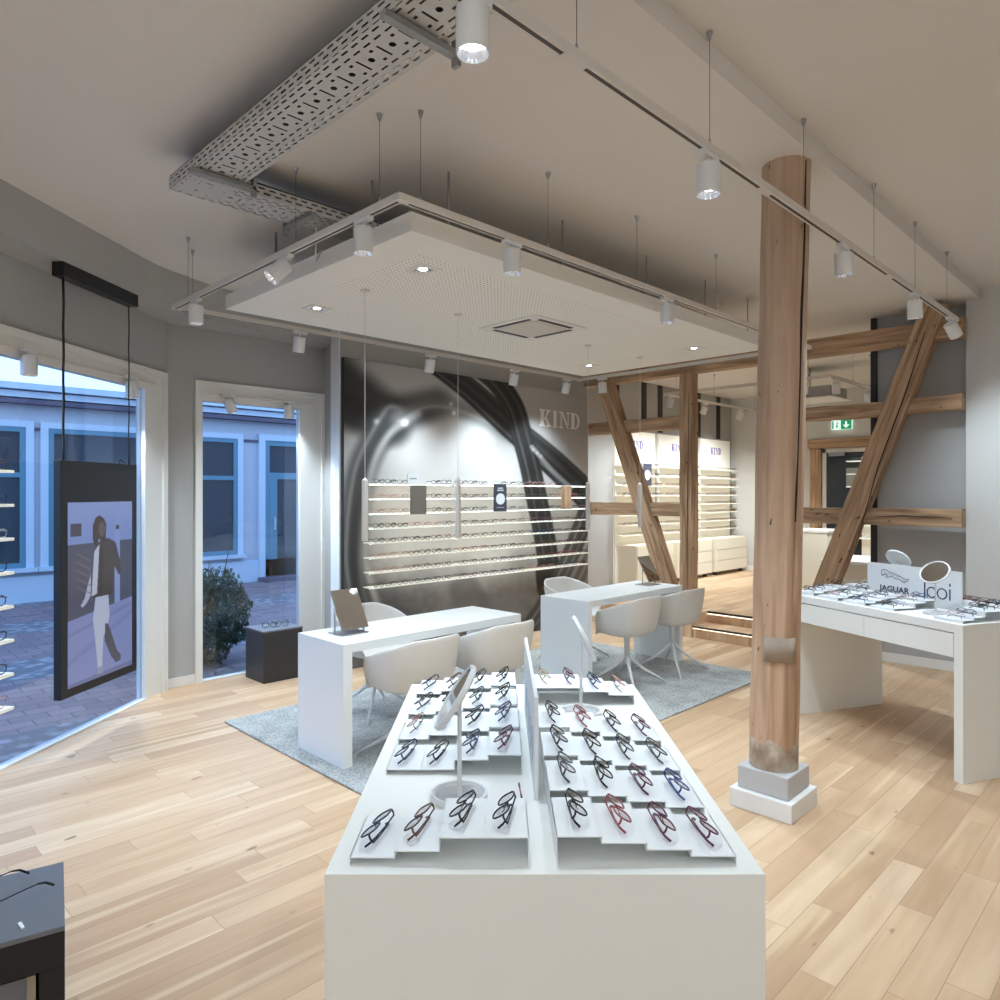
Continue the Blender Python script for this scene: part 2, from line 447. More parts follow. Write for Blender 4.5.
# right-hand walls
struct('wall_right', MB().box(7.5,7.95,-2.9,1.541,0,CEIL+.3), mwall_pale_lit)  # paler than the niche wall: lamp wash put into its colour
struct('wall_niche', MB().box(7.6,7.75,1.541,2.31,0,CEIL-.001), mwall)
struct('trim_4', MB().box(7.56,7.76,2.31,2.36,0,CEIL-.001), mdarkbar)
struct('baseboard_right', MB().box(7.582,7.599,1.545,2.31,0,.085), mtrim)
struct('wall_far', MB().box(XF,XF+.2,2.0,6.6,0,CEIL-.001), mwall_pale_lit)
struct('wall_side', MB().box(7.76,XF,2.13,2.33,0,CEIL-.001), mwall_pale_lit)
struct('wall_front', MB().box(-4.6,7.95,-2.9,-2.7,0,CEIL+.3), mwall_pale_lit)
struct('wall_rear_corner', MB().box(-4.4,-4.2,-2.7,1.2,0,CEIL+.3), mwall_pale_lit)
struct('baseboard_far', MB().box(XF-.015,XF-.001,2.34,6.2,ZR,ZR+.08), mtrim)

# ------------------------------------------------------------ mural
def seg_dist(U, V, pts):
    D = np.full(U.shape, 1e9); T = np.zeros(U.shape); L = 0; S = np.zeros(U.shape)
    n = len(pts)-1
    for i in range(n):
        (x0,y0),(x1,y1) = pts[i], pts[i+1]
        dx, dy = x1-x0, y1-y0; q = dx*dx+dy*dy
        t = np.clip(((U-x0)*dx+(V-y0)*dy)/q, 0, 1)
        ex, ey = U-x0-t*dx, V-y0-t*dy; d = np.hypot(ex, ey)
        m = d < D; D = np.where(m, d, D); T = np.where(m, (i+t)/n, T); S = np.where(m, np.sign(dx*ey-dy*ex), S)
    return D, T, S
def sm(x): x = np.clip(x, 0, 1); return x*x*(3-2*x)
def smooth_pts(pts, n=6):
    out = []
    P = [pts[0]]+list(pts)+[pts[-1]]
    for i in range(1, len(P)-2):
        for k in range(n):
            t = k/n
            out.append(tuple(.5*((2*P[i][j])+(-P[i-1][j]+P[i+1][j])*t+(2*P[i-1][j]-5*P[i][j]+4*P[i+1][j]-P[i+2][j])*t*t+(-P[i-1][j]+3*P[i][j]-3*P[i+1][j]+P[i+2][j])*t**3) for j in (0,1)))
    out.append(tuple(pts[-1])); return out
def vnoise(U, V, sc, seed):
    rs = np.random.RandomState(seed); G = rs.rand(64,64)
    x = U/sc; y = V/sc; xi = np.floor(x).astype(int); yi = np.floor(y).astype(int); fx = sm(x-xi); fy = sm(y-yi)
    g = lambda a,b: G[a % 64, b % 64]
    return (g(xi,yi)*(1-fx)+g(xi+1,yi)*fx)*(1-fy)+(g(xi,yi+1)*(1-fx)+g(xi+1,yi+1)*fx)*fy
def mural_art(U, V):
    g = 168-.04*(V-360)+(vnoise(U,V,60,1)-.5)*26
    g = g - 62*sm((V-545)/50) + (vnoise(U,V,5,2)-.5)*14*sm((V-520)/50) + (vnoise(U,V,17,3)-.5)*14*sm((V-520)/60)
    def band(pts, w0, w1, val, soft, a=1., hi=None):
        nonlocal g
        D, T, S = seg_dist(U, V, smooth_pts(pts)); W = w0+(w1-w0)*T
        m = a*(1-sm((D-W+soft)/(2*soft)))
        c = val
        if hi is not None:
            for off, hw, amp in hi:
                c = c+amp*np.exp(-((D*S/W-off)/hw)**2)
        g = g*(1-m)+c*m
    # pale inside of the big lens, with spot and shelf light wash painted in
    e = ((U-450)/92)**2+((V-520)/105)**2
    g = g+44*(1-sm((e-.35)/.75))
    # blurred dark bridge and rim at left
    band([(330,372),(356,392),(392,412),(436,404)], 24, 13, 40, 11, .95)
    band([(330,398),(350,412),(392,428)], 16, 17, 34, 9, .9)
    band([(392,414),(378,436),(362,470),(354,520),(353,570),(365,615),(400,655),(440,680)], 15, 10, 50, 7, .92, [(.5,.2,60),(-.6,.25,40)])
    band([(400,418),(430,404),(470,412),(520,440),(575,486)], 9, 6, 108, 7, .8, [(.3,.3,38)])
    band([(418,414),(388,436),(372,470),(366,520),(366,566),(380,612)], 3.5, 3, 196, 3.5, .55)
    band([(470,398),(500,418),(560,460)], 8, 6, 134, 7, .5)
    # grey shards low down
    band([(465,590),(486,640),(490,690)], 16, 22, 84, 5, .55)
    band([(520,560),(500,640),(480,700)], 12, 10, 128, 8, .4)
    # crossing temples, sharp
    band([(428,358),(470,390),(512,428),(552,462),(598,506)], 10, 14, 30, 1.3, 1., [(.62,.12,52),(-.15,.2,22),(-.8,.1,30)])
    band([(486,376),(500,392),(520,414)], 3, 2.2, 120, 2, .8)
    band([(462,356),(484,371),(500,386),(514,408),(522,436),(530,466),(537,500),(545,540),(551,582)], 10, 10.5, 26, 1.2, 1., [(.35,.13,46),(-.5,.12,34),(.8,.08,24)])
    band([(548,572),(550,588)], 12.5, 13, 24, 1.2)
    band([(532,447),(552,470),(572,488)], 2.2, 2, 150, 1.2, .7)
    # folded end of the temple at lower right
    band([(596,486),(584,520),(566,565),(540,612),(510,648)], 9, 8, 54, 1.6, .9, [(.3,.15,60),(-.5,.15,40)])
    band([(600,520),(588,560),(566,602),(532,650)], 6, 5, 70, 1.6, .8, [(0,.25,50)])
    dot = lambda x,y,r,a: a*np.exp(-(((U-x)/r)**2+((V-y)/r)**2))
    g = g+dot(405,423,3.4,120)+dot(376,421,3,80)+dot(451,404,1.8,80)+dot(454,413,2.2,100)+dot(545,588,2.2,120)
    for k in range(3): g = g+dot(533+k*4,450+k*3,1.5,40)
    g = np.clip(g*1.04, 8, 252)
    return np.stack([g, g*.982, g*.965], -1)
def px_of(X, Y, Z):
    y = (X+Y)*R45; x = (X-Y)*R45
    return 500+707*x/y, 493+707*(1.65-Z)/y
def art_grid(name, P, rgb, m, parent=None):
    # P: (ny,nx,3) positions, rgb (ny,nx,3) 0..255
    ny, nx, _ = P.shape
    me = bpy.data.meshes.new(name)
    idx = np.arange(ny*nx).reshape(ny, nx)
    F = np.stack([idx[:-1,:-1], idx[:-1,1:], idx[1:,1:], idx[1:,:-1]], -1).reshape(-1,4)
    me.from_pydata(P.reshape(-1,3).tolist(), [], F.tolist()); me.update()
    c = rgb.reshape(-1,3)/255.; c = np.where(c <= .04045, c/12.92, ((c+.055)/1.055)**2.4)
    at = me.color_attributes.new('art', 'FLOAT_COLOR', 'POINT')
    at.data.foreach_set('color', np.concatenate([c, np.ones((len(c),1))], 1).astype(np.float32).ravel())
    me.materials.append(m); o = bpy.data.objects.new(name, me); C.objects.link(o)
    if parent: o.parent = parent
    return o
mur = thing('picture_wall_panel', 'wall-high grey picture of crossed black spectacle frames behind the racks', 'wall picture', (3.62,5.67,0))
MB().box(0,3.66,.001,.049,0,2.915).build('backing_board', mdarkbar, mur)
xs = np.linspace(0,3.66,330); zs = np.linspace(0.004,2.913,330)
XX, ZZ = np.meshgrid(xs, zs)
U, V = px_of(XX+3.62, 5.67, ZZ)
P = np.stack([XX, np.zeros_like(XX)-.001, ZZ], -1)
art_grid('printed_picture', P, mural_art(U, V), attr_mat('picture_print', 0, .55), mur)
def serif(mb, ch, x, w, h):
    def q(*pts): mb.add([(x+a*w, -.003, b*h) for a,b in pts], [tuple(range(len(pts)))])
    def bar(a0,a1,b0,b1): q((a0,b0),(a1,b0),(a1,b1),(a0,b1))
    if ch == 'I': bar(.2,.8,.0,.09); bar(.2,.8,.91,1.); bar(.30,.70,.09,.91)
    if ch == 'K':
        bar(0,.5,0,.09); bar(0,.5,.91,1.); bar(.10,.42,.09,.91); bar(.6,1.,.91,1.); bar(.58,1.06,0,.09)
        q((.38,.42),(.74,.91),(.90,.91),(.38,.30)); q((.44,.52),(.72,.09),(.98,.09),(.62,.66))
    if ch == 'N':
        bar(0,.36,0,.09); bar(0,.30,.91,1.); bar(.14,.24,.09,.91); bar(.70,1.,.91,1.); bar(.80,.90,.2,.91); q((.14,1.),(.36,1.),(.90,0),(.78,0))
    if ch == 'D':
        bar(0,.5,0,.09); bar(0,.5,.91,1.); bar(.10,.42,.09,.91)
        n = 10
        for i in range(n):
            t0 = -PI/2+PI*i/n; t1 = -PI/2+PI*(i+1)/n
            f = lambda t,rx,ry: (.45+rx*math.cos(t), .5+ry*math.sin(t))
            q(f(t0,.5,.5),f(t1,.5,.5),f(t1,.26,.41),f(t0,.26,.41))
def kind_word(parent, loc, w, h, m, name='lettering'):
    mb = MB(); cw = w/4.15; x = 0
    for ch, k in (('K',1.1),('I',.75),('N',1.1),('D',1.05)):
        serif(mb, ch, x, cw*k*.95, h); x += cw*k*1.03
    o = mb.build(name, m, parent); o.location = loc; return o
mur_text = mat('print_lettering', (232,228,224), .6)
kind_word(mur, (6.335-3.62,-.001,2.455), .80, .205, mur_text)

# ------------------------------------------------------------ glasses
GC = {'black':((22,22,26),.25), 'dark blue':((28,44,84),.3), 'tortoise brown':((84,52,34),.3), 'red':((142,58,60),.3),
      'silver':((150,152,158),.25), 'dark grey':((60,60,66),.3), 'rose':((196,138,128),.3), 'bright blue':((30,66,130),.3),
      'plum':((92,44,70),.3), 'gold':((176,146,92),.25), 'clear grey':((170,174,180),.3), 'navy':((24,28,52),.3)}
gmat = {k: mat('glasses_'+k.replace(' ','_'), c, r, metal=.9 if k in ('silver','gold') else 0) for k, (c, r) in GC.items()}
mtip = mat('temple_tip_black', (24,24,28), .4)
def rim_pts(cx, a, b, n=18, p=2.6):
    out = []
    for k in range(n):
        t = 2*PI*k/n; c, s = math.cos(t), math.sin(t)
        out.append((cx+a*abs(c)**(2/p)*math.copysign(1,c), 0, b+b*abs(s)**(2/p)*math.copysign(1,s)))
    return out
TILT = math.radians(-60)
RT = Matrix.Rotation(TILT, 3, 'X')
def make_glasses(color, shape):
    a, b, p = ((.0265,.0205,2.6), (.0245,.0215,2.1), (.0275,.0185,3.2))[shape]
    m = gmat[color]; th = .0012 if color in ('silver','gold','rose','clear grey') else .0019
    root = thing('eyeglasses', '', 'glasses')
    f = MB()
    for s in (-1,1):
        f.tube([RT @ Vector(q) for q in rim_pts(s*.0335, a, b, 18, p)], th, 6, True)
        # end piece and nose pad
        f.tube([RT @ Vector(q) for q in ((s*(.0335+a),0,b*1.5),(s*.0665,.003,b*1.5),(s*.068,.010,b*1.5))], th*1.25, 6)
        f.tube([RT @ Vector(q) for q in ((s*.011,.001,b*1.1),(s*.008,.008,b*.9),(s*.009,.010,b*.6))], th*.6, 5)
    f.tube([RT @ Vector(q) for q in ((-.0335+a,0,b*1.35),(-.004,-.002,b*1.62),(.004,-.002,b*1.62),(.0335-a,0,b*1.35))], th, 6)
    f.build('frame', m, root, smooth=True)
    for s in (-1,1):
        mb = MB(); rp = [RT @ Vector(q) for q in rim_pts(s*.0335, a*.97, b, 18, p)]
        mb.add(rp, [tuple(range(18))]); mb.build('lens', mlens, root)
        e = .0035 if s > 0 else 0
        z0 = b*1.5
        tp = [(s*.068,.010,z0),(s*.064,.016+e,z0),(s*.02,.019+e,z0-.003),(-s*.036,.019+e,z0-.006),(-s*.052,.020+e,z0-.014),(-s*.060,.021+e,z0-.026)]
        MB().tube([RT @ Vector(q) for q in tp], [th*1.1,th*1.1,th*.9,th*1.0,th*1.4,th*1.3], 6, sx=1.2).build('temple', m if color != 'rose' else mtip, root, smooth=True)
    return root
PROTO = {}
def place_glasses(color, shape, loc, rotz, label, group):
    key = (color, shape)
    if key not in PROTO: PROTO[key] = make_glasses(*key); o = PROTO[key]
    else: o = copy_tree(PROTO[key])
    o.location = loc; o.rotation_euler = (0,0,rotz); o.scale = (.94,)*3; tag(o, label, 'glasses', group); return o
# small shelf glasses: one mesh
SP = {}
def small_glasses(color, shape):
    key = (color, shape)
    if key not in SP:
        a, b, p = ((.027,.020,2.6), (.025,.021,2.1), (.028,.017,3.2))[shape]
        mb = MB(); th = .0026 if color not in ('silver','gold','rose','clear grey') else .0019
        for s in (-1,1):
            mb.tube(rim_pts(s*.0335, a, b, 10, p), th, 4, True)
            mb.tube([(s*.064,0,b*1.5),(s*.068,.01,b*1.5),(s*.064,.07,b*1.45),(s*.060,.096,b*.4)], th, 4)
        mb.tube([(-.0335+a,0,b*1.3),(0,-.002,b*1.6),(.0335-a,0,b*1.3)], th, 4)
        SP[key] = mb.mesh('eyeglasses', gmat[color], True)
    return SP[key]
def place_small(color, shape, loc, rotz, label, group):
    o = bpy.data.objects.new('eyeglasses', small_glasses(color, shape)); C.objects.link(o)
    o.location = loc; o.rotation_euler = (0,0,rotz); return tag(o, label, 'glasses', group)

# ------------------------------------------------------------ display tables
TW, TL, TH = .867, 1.38, .90
L0, R0, COLW = .042, .459, .0905
HS = (.020,.033,.046,.059)
L_ROWS = [(.032,(.017,.030,.057,.057)), (.492,(.014,.014,.040,.053)), (.715,(.018,.030,.042,.054)), (.945,(.020,.030,.040,.052)), (1.168,(.024,.034,.044,.054))]
R_ROWS = [(.032,HS[::-1]), (.254,HS[::-1]), (.472,HS[::-1]), (.697,HS[::-1]), (1.115,(.060,.060,.046,.034))]
def frame_at(ox, oy, ang):
    c, s = math.cos(ang), math.sin(ang)
    def f(x, y):
        return cf(ox+c*x-s*y, oy+s*x+c*y)
    return f, ang-PI/4
def display_table(ox, oy, ang, where, drawers, cols_l, cols_r, nm):
    F, rz = frame_at(ox, oy, ang)
    t = thing('display_table', nm, 'table', (*F(0,0),0), rz, None)
    MB().portal(0,TW,0,TL,TH,.05,.055).build('tabletop_and_end_panels', mwhite, t)
    MB().box(.03,TW-.03,.056,TL-.056,TH-.19,TH-.051).build('drawer_box', mwhite, t)
    n = 2
    for k in range(n):
        a = .06+k*(TL-.12)/n
        for x0, x1 in ((.004,.024),(TW-.024,TW-.004)):
            MB().box(x0,x1,a+.002,a+(TL-.12)/n-.002,TH-.195,TH-.057).build('drawer', mwhite, t, bevel=.002)
    for side, (rows, x0) in enumerate(((L_ROWS,L0),(R_ROWS,R0))):
        sname = ('left','right')[side]
        for ri, (ry, hs) in enumerate(rows):
            D = .184
            tr = thing('display_tray', f'white stepped tray, {ORD[ri]} from the near end, {sname} half of {where}', 'tray', (*F(x0,ry),TH), rz, f'stepped trays on {where}')
            mb = MB(); W = COLW*4
            prof = []
            for c in range(4):
                xa, xb = c*COLW, (c+1)*COLW; h = hs[c]
                mb.box(xa+.0004, xb-.0004, 0, D, h-.002, h)
                if c and hs[c-1] != h: mb.box(xa-.001, xa+.001, 0, D, min(h,hs[c-1])-.002, max(h,hs[c-1]))
            mb.box(0,.002,0,D,0,hs[0]); mb.box(W-.002,W,0,D,0,hs[3])
            mb.build('stepped_top', mtray, tr)
            MB().box(.002,W-.002,D-.003,D,0,min(hs)-.002).build('back_lip', mtray, tr)
            cols = (cols_l, cols_r)[side][ri]
            for c in range(4):
                color = cols[c]; sh = (c*2+ri*3+side) % 3
                gx = x0+(c+.5)*COLW; gy = ry+.092+random.uniform(-.006,.006)
                if side == 0: a = -PI/2-math.radians(10)+random.uniform(-.06,.06); gx += -.022
                else: a = PI/2+math.radians(2)+random.uniform(-.06,.06); gx += .022
                # keep each pair inside its own step
                place_glasses(color, sh, (*F(gx,gy),TH+hs[c]+.0195), rz+a,
                    f'{color} glasses, {ORD[c]} from left on the {ORD[ri]} {sname} tray of {where}',
                    f'glasses on {where}')
    bd = thing('divider_board', f'upright white board standing lengthwise on {where}', 'sign', (*F(.429,.337),TH), rz)
    MB().box(0,.010,0,.72,0,.25).build('board', mtray, bd, bevel=.001)
    return F, rz, t, bd
def table_mirror(loc, rz, ndir, label, disc=.088, zc=.20):
    # ndir: facing direction of the mirror in the mirror's own frame (x right, y ahead, z up)
    t = thing('table_mirror', label, 'mirror', loc, rz, 'round table mirrors')
    MB().lathe([(0,.003),(.060,.003),(.064,.014),(.070,.014),(.070,0),(0,0)][::-1], 36).build('base', mlamp, t, auto=40)
    MB().disc(.059,.0036,36).build('base_inlay', mat('inlay_grey', (176,176,178), .4), t)
    MB().tube([(0,0,.002),(0,0,zc-.005)], .0055, 12).build('pole', mlamp, t, auto=40)
    n = Vector(ndir).normalized()
    q = Vector((0,0,1)).rotation_difference(n).to_matrix()
    cc = Vector((0,0,zc))+n*.012
    MB().lathe([(0,-.008),(disc-.004,-.008),(disc,-.004),(disc,.006),(disc-.006,.008),(disc-.010,.004),(0,.004)][::-1], 44, cc, q).build('mirror_frame', mlamp, t, auto=40)
    MB().disc(disc-.010,.0046,44,cc,q).build('mirror_glass', mmirror, t)
    return t
W1 = 'the front table'; W2 = 'the right table'
cl1 = [['navy','tortoise brown','black','black'], ['dark blue','black','dark blue','plum'], ['rose','dark grey','black','dark blue'], ['dark grey','black','dark grey','black'], ['navy','tortoise brown','black','black']]
cr1 = [['black','red','plum','plum'], ['dark grey','black','plum','bright blue'], ['navy','black','dark grey','dark grey'], ['black','red','black','plum'], ['gold','plum','dark blue','rose']]
F1, rz1, tab1, bd1 = display_table(-.345, 1.39, 0, W1, 2, cl1, cr1, 'white display table in the foreground covered with stepped glasses trays')
cl2 = [['rose','navy','dark grey','black'], ['dark grey','silver','rose','dark blue'], ['dark blue','silver','dark grey','silver'], ['rose','black','silver','dark grey'], ['black','dark blue','silver','black']]
cr2 = [['dark blue','tortoise brown','black','rose'], ['plum','tortoise brown','navy','dark grey'], ['black','silver','red','gold'], ['navy','dark grey','black','rose'], ['silver','gold','black','black']]
F2, rz2, tab2, bd2 = display_table(2.62, 4.0, math.radians(19.5), W2, 2, cl2, cr2, 'white display table with drawers at right beyond the round wooden column')
table_mirror((*F1(.245,.355),TH), rz1, (-.82,-.04,.53), 'round tilted table mirror on the left half of the front table', .088, .24)
table_mirror((*F1(.62,1.012),TH), rz1, (.90,.02,.44), 'round table mirror seen edge-on on the right half of the front table', .084, .25)
table_mirror((*F2(.205,.335),TH), rz2, (-.75,-.10,.72), 'round table mirror in front of the lettered board on the right table', .088, .25)
table_mirror((*F2(.65,.998),TH), rz2, (.75,.1,.65), 'round table mirror behind the lettered board on the right table', .088, .26)
# lettering on the boards
mink = mat('print_dark', (52,56,78), .5)
mmark = mat('print_faint_blue', (176,186,206), .5)
mk = MB()
for k, y in enumerate((.08,.17,.30,.44,.52)):
    mk.box(-.0012,-.0002,y,y+.05,.10,.112); mk.box(-.0012,-.0002,y+.012,y+.02,.06,.15)
mk.build('faint_print', mmark, bd1)
def place_on_left_face(o, y0, z0, parent):
    # text drawn in its xy plane is turned so it reads on the board's left face (far end = left)
    o.parent = parent
    M = Matrix(((0,0,-1,-.0012),(-1,0,0,y0),(0,1,0,z0),(0,0,0,1)))
    o.matrix_local = M
o = text_mesh('JAGUAR', .056, mink, .0006, .0016)
for v in o.data.vertices: v.co.x *= 1.16
place_on_left_face(o, .612, .060, bd2)
cat = [(0,8),(3,11),(8,12),(14,11),(22,8),(32,7),(42,5),(52,2),(60,-1),(68,-2),(74,0),(72,-4),(66,-6),(60,-4),(64,-9),(58,-8),(52,-4),(44,-3),(36,-2),(30,1),(24,0),(16,-3),(12,-2),(18,2),(12,4),(6,2),(2,0),(0,3)]
cm = MB(); pts = [(x*.0030, y*.0030, 0) for x, y in cat]; cm.tube([(a+.001*math.sin(i),b*1.25,0) for i,(a,b,_) in enumerate(pts)], .0021, 4, True)
cm.tube([(.012,.028,0),(.05,.02,0),(.10,.012,0),(.15,.002,0)], .0011, 4)
o = cm.build('leaping_cat_emblem', mink); place_on_left_face(o, .600, .165, bd2)
lo = MB()
def ringpts(cx, cy, r, n=24): return [(cx+r*math.cos(2*PI*k/n), cy+r*math.sin(2*PI*k/n), 0) for k in range(n)]
lo.box(0,.009,0,.135,-.001,.001); lo.tube(ringpts(.056,.036,.033), .0045, 5, True); lo.tube(ringpts(.130,.036,.033), .0045, 5, True)
lo.box(.180,.189,0,.072,-.001,.001); lo.box(.180,.189,.088,.108,-.001,.001)
o = lo.build('lettering', mink); place_on_left_face(o, .262, .060, bd2)
stick = MB(); stick.tube([(0,0,.003),(0,.018,.003)], .0024, 6); stick.tube([(0,.060,.003),(0,.085,.003)], .0024, 6)  # thin rod, dark at both ends and red between
p = thing('stick', 'short dark and red pen lying beside the divider board', 'stick', (*F1(.398,.345),TH), rz1+.05)
stick.build('cap', mtip, p); MB().tube([(0,.018,.003),(0,.060,.003)], .0019, 6).build('red_middle', gmat['red'], p)

# ------------------------------------------------------------ desks, rug, chairs
rug = MB().box(0,4.02,0,2.2,0,.014).build('rug', mrug, loc=(2.19,2.79,.0005), bevel=.004)
tag(rug, 'large grey wool rug under the two white desks', 'rug')
RZ = .0145
def desk(x0, x1, y0, y1, label):
    t = thing('desk', label, 'desk', (x0,y0,RZ), 0, 'white consultation desks')
    w, d, h = x1-x0, y1-y0, .75-RZ
    MB().portal(0,w,0,d,h,.052,.062,'x').build('desktop_and_side_panels', mdesk, t)
    return t
desk(2.30,3.83,3.61,4.14,'white slab desk nearer the window with a tilted rectangular mirror')
desk(4.645,6.14,3.62,4.14,'white slab desk nearer the timber frame with a small standing mirror')

def make_chair():
    root = thing('armchair', '', 'chair')
    # shell: polar grid, front opening at -pi/2 ... local chair faces +y
    nth, nr = 72, 18
    grid = []
    def wall(th):   # height of the rim over the seat, th = angle from the back (0) to the front (pi)
        a = abs(th)
        if a < .55: return .335
        if a < 2.05: return .335-(a-.55)/1.5*.135
        k = sm(np.array([(a-2.05)/.30]))[0]
        return .20*(1-k)+.0*k
    vs, fs = [], []
    for i in range(nth):
        th = 2*PI*i/nth-PI
        dx, dy = math.sin(th), -math.cos(th)
        ex = 2.7
        rr = (abs(dx)**ex+abs(dy)**ex)**(-1/ex)
        H = wall(th)
        for j in range(1, nr+1):
            r = j/nr
            if r < .5: h = r/.5*.70; g = 0
            else:
                ph = (r-.5)/.5; h = .70+.30*math.sin(ph*PI/2)**.62; g = ph**1.45
            if H < .05: h = min(h, .70+.26*(r-.5)/.5) if r > .5 else h
            lean = 1+.05*g*(H/.33)
            x = dx*rr*.272*h*lean; y = dy*rr*.245*h*lean
            z = .44-.022*(1-min(r/.5,1)**2)+g*H-(.012*max(0,(r-.8)/.2) if H < .02 else 0)
            vs.append((x, y, z))
    c0 = len(vs); vs.append((0,0,.418))
    for i in range(nth):
        i2 = (i+1) % nth
        fs.append((c0, i2*nr, i*nr))
        for j in range(nr-1): fs.append((i*nr+j, i2*nr+j, i2*nr+j+1, i*nr+j+1))
    fs = [f[::-1] for f in fs]
    mb = MB(); mb.add(vs, fs)
    sh = mb.build('seat_shell', mchair, root, smooth=True)
    so = sh.modifiers.new('thick', 'SOLIDIFY'); so.thickness = .010; so.offset = 0
    su = sh.modifiers.new('sub', 'SUBSURF'); su.levels = 1; su.render_levels = 1
    MB().lathe([(.0,.17),(.020,.17),(.024,.20),(.024,.36),(.034,.405),(.06,.414),(0,.414)], 20).build('stem', mleg, root, auto=40)
    for k in range(4):
        a = PI/4+k*PI/2; c, s = math.cos(a), math.sin(a)
        lg = MB(); lg.tube([(c*.008,s*.008,.245),(c*.05,s*.05,.205),(c*.14,s*.14,.130),(c*.345,s*.345,.012)], [.016,.016,.013,.008], 10)
        l = lg.build('leg', mleg, root, smooth=True)
        MB().lathe([(.009,0),(.009,.010),(0,.010)], 10, (c*.345,s*.345,0)).build('foot_glide', mleg, l)
    return root
ch = make_chair()
chairs = [(2.72,3.50,0.02,'light grey shell armchair on the near side of the window desk, left one'),
          (3.41,3.50,-.02,'light grey shell armchair on the near side of the window desk, right one'),
          (3.10,4.42,PI,'light grey shell armchair behind the desk nearer the window'),
          (5.06,3.52,.02,'light grey shell armchair on the near side of the farther desk, left one'),
          (5.77,3.51,-.03,'light grey shell armchair on the near side of the farther desk, right one'),
          (5.50,4.46,PI+.03,'light grey shell armchair behind the farther desk')]
for i, (x, y, r, lb) in enumerate(chairs):
    o = ch if i == 0 else copy_tree(ch)
    o.location = (x, y, RZ); o.rotation_euler = (0,0,r); tag(o, lb, 'chair', 'shell armchairs at the two desks')

def rect_mirror(loc, rz, label, tilt, w=.20, h=.26):
    t = thing('desk_mirror', label, 'mirror', loc, rz, 'rectangular desk mirrors')
    MB().box(-w/2,w/2,-.07,.09,0,.006).build('base', msteel, t)
    for s in (-1,1): MB().tube([(s*(w/2+.009),0,.005),(s*(w/2+.009),0,.17)], .006, 10).build('post', msteel, t, smooth=True)
    M = Matrix.Rotation(tilt, 3, 'X')
    f = MB()
    vs = [M @ Vector(q)+Vector((0,0,.155)) for q in [(x,y,z) for z in (-h*.52,h*.52) for y in (-.005,.005) for x in (-w/2+.001,w/2-.001)]]
    f.add(vs, [(0,2,3,1),(4,5,7,6),(0,1,5,4),(2,6,7,3),(0,4,6,2),(1,3,7,5)]); f.build('mirror_back', mat('mirror_back_taupe', (150,140,126), .35, metal=.3), t)
    g = MB(); g.add([M @ Vector(q)+Vector((0,0,.155)) for q in ((-w/2+.004,-.0056,-h*.51),(w/2-.004,-.0056,-h*.51),(w/2-.004,-.0056,h*.51),(-w/2+.004,-.0056,h*.51))], [(0,1,2,3)]); g.build('mirror_glass', mmirror, t)
    return t
rect_mirror((2.53,3.90,.75), 0, 'rectangular mirror tilted on a steel stand on the window desk', math.radians(-30))
rect_mirror((5.95,3.88,.75), 0, 'rectangular mirror tilted on a thin stand on the farther desk', math.radians(-30))

# ------------------------------------------------------------ column
cx, cy = 3.668, 1.622
t = thing('timber_column', 'round old wooden column with a long crack on a grey stepped plinth', 'column', (cx,cy,0))
MB().box(-.165,.165,-.165,.165,0,.098).build('plinth_foot', mtrim, t, bevel=.004)
MB().box(-.135,.135,-.135,.135,.098,.215).build('plinth', mpink, t, bevel=.006)
mb = MB(); vs = []; fs = []; nz, ns = 60, 64
for i in range(nz):
    z = .215+(CEIL-.215)*i/(nz-1); f = (z-.215)/(CEIL-.215)
    r0 = .121+.0015*math.sin(z*4)+.001*math.sin(z*11+1)-.001*f
    ox = .012*math.sin(f*2.2); lx = .068*f
    for k in range(ns):
        a = 2*PI*k/ns
        r = r0*(1+.010*math.sin(3*a+z*1.3)+.006*math.sin(7*a-z*2))
        # camera-facing direction is -135 degrees; crack a bit to the right of it
        for a0, wdt, dep, zz0 in ((-PI*.75+.62-.22*(1-f)*1.6, .05, .020, .45), (-PI*.75-.95, .05, .012, .0)):
            dd = (a-a0+PI) % (2*PI)-PI
            if z > zz0+.6 or a0 < -3: r -= dep*math.exp(-(dd/wdt)**2)
        vs.append((r*math.cos(a)+lx*R45, r*math.sin(a)-lx*R45, z))
for i in range(nz-1):
    for k in range(ns): fs.append((i*ns+k, i*ns+(k+1)%ns, (i+1)*ns+(k+1)%ns, (i+1)*ns+k))
mb.add(vs, fs).build('shaft', mcol, t, smooth=True)
ck = MB()
for z0, z1, a in ((1.5,2.4,-PI*.75+.58),(2.15,3.37,-PI*.75+.66)):
    pts = []
    for i in range(12):
        z = z0+(z1-z0)*i/11; f = (z-.215)/(CEIL-.215); aa = -PI*.75+.62-.35*(1-f)+.012*math.sin(z*9)
        pts.append((.113*math.cos(aa)+.068*f*R45, .113*math.sin(aa)-.068*f*R45, z))
    ck.tube(pts, [.003+.0045*math.sin(PI*i/11) for i in range(12)], 6)
ck.build('crack', mat('crack_dark', (48,34,28), .9), t)
pa = MB(); f = .25
for i in range(7):
    pass
for z0, z1 in ((.78,.905),):
    n = 9; a0, a1 = -PI*.75-.85, -PI*.75+.42; vs = []
    for k in range(n):
        a = a0+(a1-a0)*k/(n-1)
        for z in (z0,z1):
            f = (z-.215)/(CEIL-.215); vs.append((.131*math.cos(a)+.068*f*R45, .131*math.sin(a)-.068*f*R45, z))
    pa.add(vs, [(2*k,2*k+2,2*k+3,2*k+1) for k in range(n-1)])
pp = pa.build('inset_patch', mat('patch_plaster', (158,142,126), .85, bump=.4, bscale=40), t, smooth=True)
s = pp.modifiers.new('t','SOLIDIFY'); s.thickness = .014; s.offset = -1

